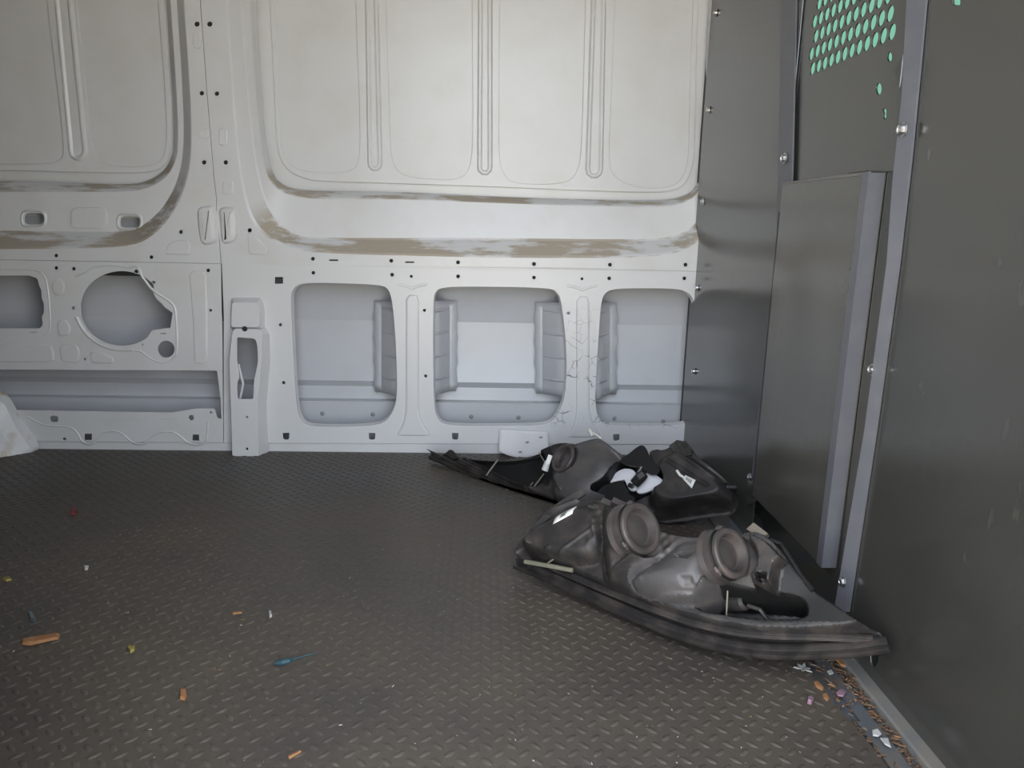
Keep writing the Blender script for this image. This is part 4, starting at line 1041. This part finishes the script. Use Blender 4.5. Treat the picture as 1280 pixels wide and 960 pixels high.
M['wood'] = basic('orange_wood', (.27, .125, .05), .7, (.36, .20, .09), 60, .8)
M['teal'] = basic('teal_plastic', (.018, .055, .068), .45, (.03, .075, .085), 60, .6)
M['greyteal'] = basic('grey_teal_scrap', (.10, .135, .14), .6, (.14, .17, .17), 60, .6)
M['yellow'] = basic('yellow_scrap', (.26, .21, .05), .7, (.33, .27, .10), 60, .6)
M['red'] = basic('red_scrap', (.16, .025, .03), .6)
M['pink'] = basic('pink_petal', (.22, .12, .165), .7, (.36, .26, .31), 90, .7)
M['white_scrap'] = basic('white_scrap', (.45, .45, .43), .8, (.34, .33, .31), 90, .6)
M['leaf'] = basic('dry_leaf_brown', (.105, .058, .035), .8, (.17, .11, .06), 60, .8)
def flake(name, px, mat, label, cat, h=.004, z0=.0018, group=None, zb=None, jit=.0015):
    zf = z0 if zb is None else zb
    q = [flo(x, y, zf) for x, y in px]
    c = np.mean(q, 0)
    mb = MB()
    top = [c + (p - c) * .82 + np.array((0, 0, h + random.uniform(-jit, jit))) for p in q]
    mb.loft([q, [p * .5 + t * .5 + np.array((0, 0, h * .25)) for p, t in zip(q, top)], top], True, None, True, True)
    return tag(mb.build(name, mat, None, 40), label, cat, group)
flake('wood_sliver', [(26, 802), (40, 798), (58, 796), (75, 793), (74, 799), (55, 803), (38, 807), (27, 806)], 'wood', 'orange wood sliver on the floor near the left edge', 'wood sliver', .005)
flake('plastic_scrap', [(35, 767), (39, 766), (45, 775), (44, 778), (39, 777)], 'greyteal', 'small grey-teal scrap lying above the orange wood sliver', 'scrap', .006)
flake('wood_chip', [(226, 864), (233, 864), (234, 871), (231, 876), (225, 875)], 'wood', 'small orange wood chip alone on the floor below the yellow scrap', 'wood chip', .005)
flake('yellow_scrap', [(159, 812), (162, 808), (165, 811), (169, 809), (168, 814), (163, 817)], 'yellow', 'small crumpled yellow scrap right of the orange sliver', 'scrap', .006)
flake('leaf_scrap', [(3, 722), (12, 721), (15, 725), (8, 727), (3, 726)], 'yellow', 'flat dull yellow scrap at the left edge of the floor', 'scrap', .003)
flake('red_scrap', [(88, 637), (93, 636), (97, 640), (95, 644), (88, 644)], 'red', 'small dark red scrap on the floor at the left rear', 'scrap', .006)
flake('white_scrap', [(336, 766), (339, 765), (340, 771), (337, 773)], 'white_scrap', 'tiny white scrap above the dark teal pick', 'scrap', .005)
flake('paper_crumb', [(105, 709), (111, 708), (110, 712), (106, 713)], 'white_scrap', 'tiny white crumb on the floor below the red scrap', 'scrap', .004)
flake('splinter', [(290, 766), (302, 765), (303, 767), (291, 768)], 'wood', 'thin pale wood splinter left of the tiny white scrap', 'splinter', .003)
flake('pink_petal', [(1009, 874), (1014, 873), (1017, 877), (1014, 881), (1009, 880)], 'pink', 'small pink petal on the tread floor near the bulkhead', 'petal', .007)
flake('straw', [(720, 947 - 0), (360, 947), (376, 939), (377, 940), (362, 949)][1:], 'wood', 'pale straw on the floor at the bottom below the teal pick', 'straw', .003)
mb = MB()
for k in range(6):
    t = k * 1.05; c = flo(1004, 836, .004)
    r_ = .012 + .005 * (k % 2); d = np.array((math.cos(t), math.sin(t), .15))
    s_ = np.array((-math.sin(t), math.cos(t), 0)); mb.add([c, c + d * r_ * .5 + s_ * .003, c + d * r_, c + d * r_ * .5 - s_ * .003], [(0, 1, 2, 3)])
o = mb.build('dry_flower', 'white_scrap'); md = o.modifiers.new('thick', 'SOLIDIFY'); md.thickness = .0015
tag(o, 'crumpled white flower scrap at the edge of the rubber floor under the lamp tip', 'scrap')
# teal pick: handle and shaft
pk = empty('pick', tuple(flo(370, 825))); tag(pk, 'dark teal plastic pick with a long thin shaft lying on the floor', 'pick')
mb = MB(); mb.tube([flo(344, 829, .005), flo(352, 828, .006), flo(361, 826, .005), flo(366, 824, .004)], [.0035, .0055, .005, .003], 8); keep(mb.build('handle', 'teal', None, 60), pk)
mb = MB(); mb.tube([flo(364, 825, .0045), flo(380, 820, .004), flo(396, 816, .003)], [.0022, .0016, .001], 6); keep(mb.build('shaft', 'teal', None, 60), pk)
# chips and scraps lying in the channel by the bulkhead
chips = [([(1017, 853), (1021, 853), (1030, 862), (1028, 864), (1021, 860)], 'wood', 'pale orange wood chip at the floor edge, upper of two beside the channel'),
         ([(1028, 869), (1033, 868), (1037, 874), (1034, 877), (1030, 874)], 'wood', 'tan wood chip at the floor edge, lower of two beside the channel'),
         ([(1042, 822), (1048, 820), (1056, 828), (1058, 835), (1050, 832)], 'wood', 'orange bark chip in the channel under the headlamp tip'),
         ([(1062, 838), (1069, 843), (1072, 851), (1066, 849)], 'leaf', 'brown bark chip on the kerb below the lamp tip'),
         ([(1090, 913), (1097, 912), (1102, 918), (1098, 921), (1091, 920)], 'white_scrap', 'white paper scrap in the channel, upper of two'),
         ([(1100, 923), (1110, 923), (1114, 935), (1106, 931)], 'white_scrap', 'white paper scrap in the channel, lower of two'),
         ([(1034, 840), (1039, 838), (1042, 842), (1037, 844)], 'white_scrap', 'small pale scrap on the channel strip near the headlamp'),
         ([(1045, 866), (1052, 861), (1058, 865), (1054, 871), (1047, 870)], 'pink', 'faded pink petal in the channel beside the kerb')]
for px, mt, lab in chips:
    flake('chip', px, mt, lab, 'chip', .0022 if mt in ('white_scrap', 'pink') else .004, .001, jit=.0008)
# crumbs of wood and grit
def crumbs(name, n, fn, mats, s0, s1, parent=None):
    mb = MB()
    for _ in range(n):
        x, y, z = fn(); s_ = random.uniform(s0, s1); t = random.uniform(0, 6.28); l_ = random.uniform(.8, 2.6)
        ca, sa = math.cos(t), math.sin(t); k = random.randrange(len(mats))
        pts = [(-l_, -.5), (l_, -.3), (l_ * .7, .5), (-l_ * .8, .4)]
        b = [(x + (a * ca - c * sa) * s_, y + (a * sa + c * ca) * s_, z) for a, c in pts]
        tp = [(x + (a * ca - c * sa) * s_ * .6, y + (a * sa + c * ca) * s_ * .6, z + s_ * .5) for a, c in pts]
        mb.add(b + tp, [(0, 1, 5, 4), (1, 2, 6, 5), (2, 3, 7, 6), (3, 0, 4, 7), (4, 5, 6, 7)], k)
    o = mb.build(name, mats); o['kind'] = 'stuff'; return o
def in_channel():
    y = random.uniform(.80, 1.16); return (random.choice((random.gauss(.583, .007), random.gauss(.617, .006), random.gauss(.622, .004))), y, -.006 + (.006 if random.random() < .3 else 0))
o = crumbs('bark_crumbs', 420, in_channel, ['leaf', 'leaf', 'wood', 'leaf', 'leaf', 'leaf', 'leaf', 'tan'], .0012, .0042); tag(o, 'brown bark and leaf crumbs littering the channel along the bulkhead', 'crumbs')
def on_floor():
    while True:
        y = random.uniform(.85, 2.28); x = random.uniform(-1.4, .55)
        if abs(x) < .72 * y and random.random() < .35 + .65 * (x > -.3): return (x, y, .001)
o = crumbs('grit', 560, on_floor, ['white_scrap', 'wood', 'white_scrap', 'yellow'], .0005, .0015); tag(o, 'pale grit and straw specks scattered over the dark tread floor', 'grit')
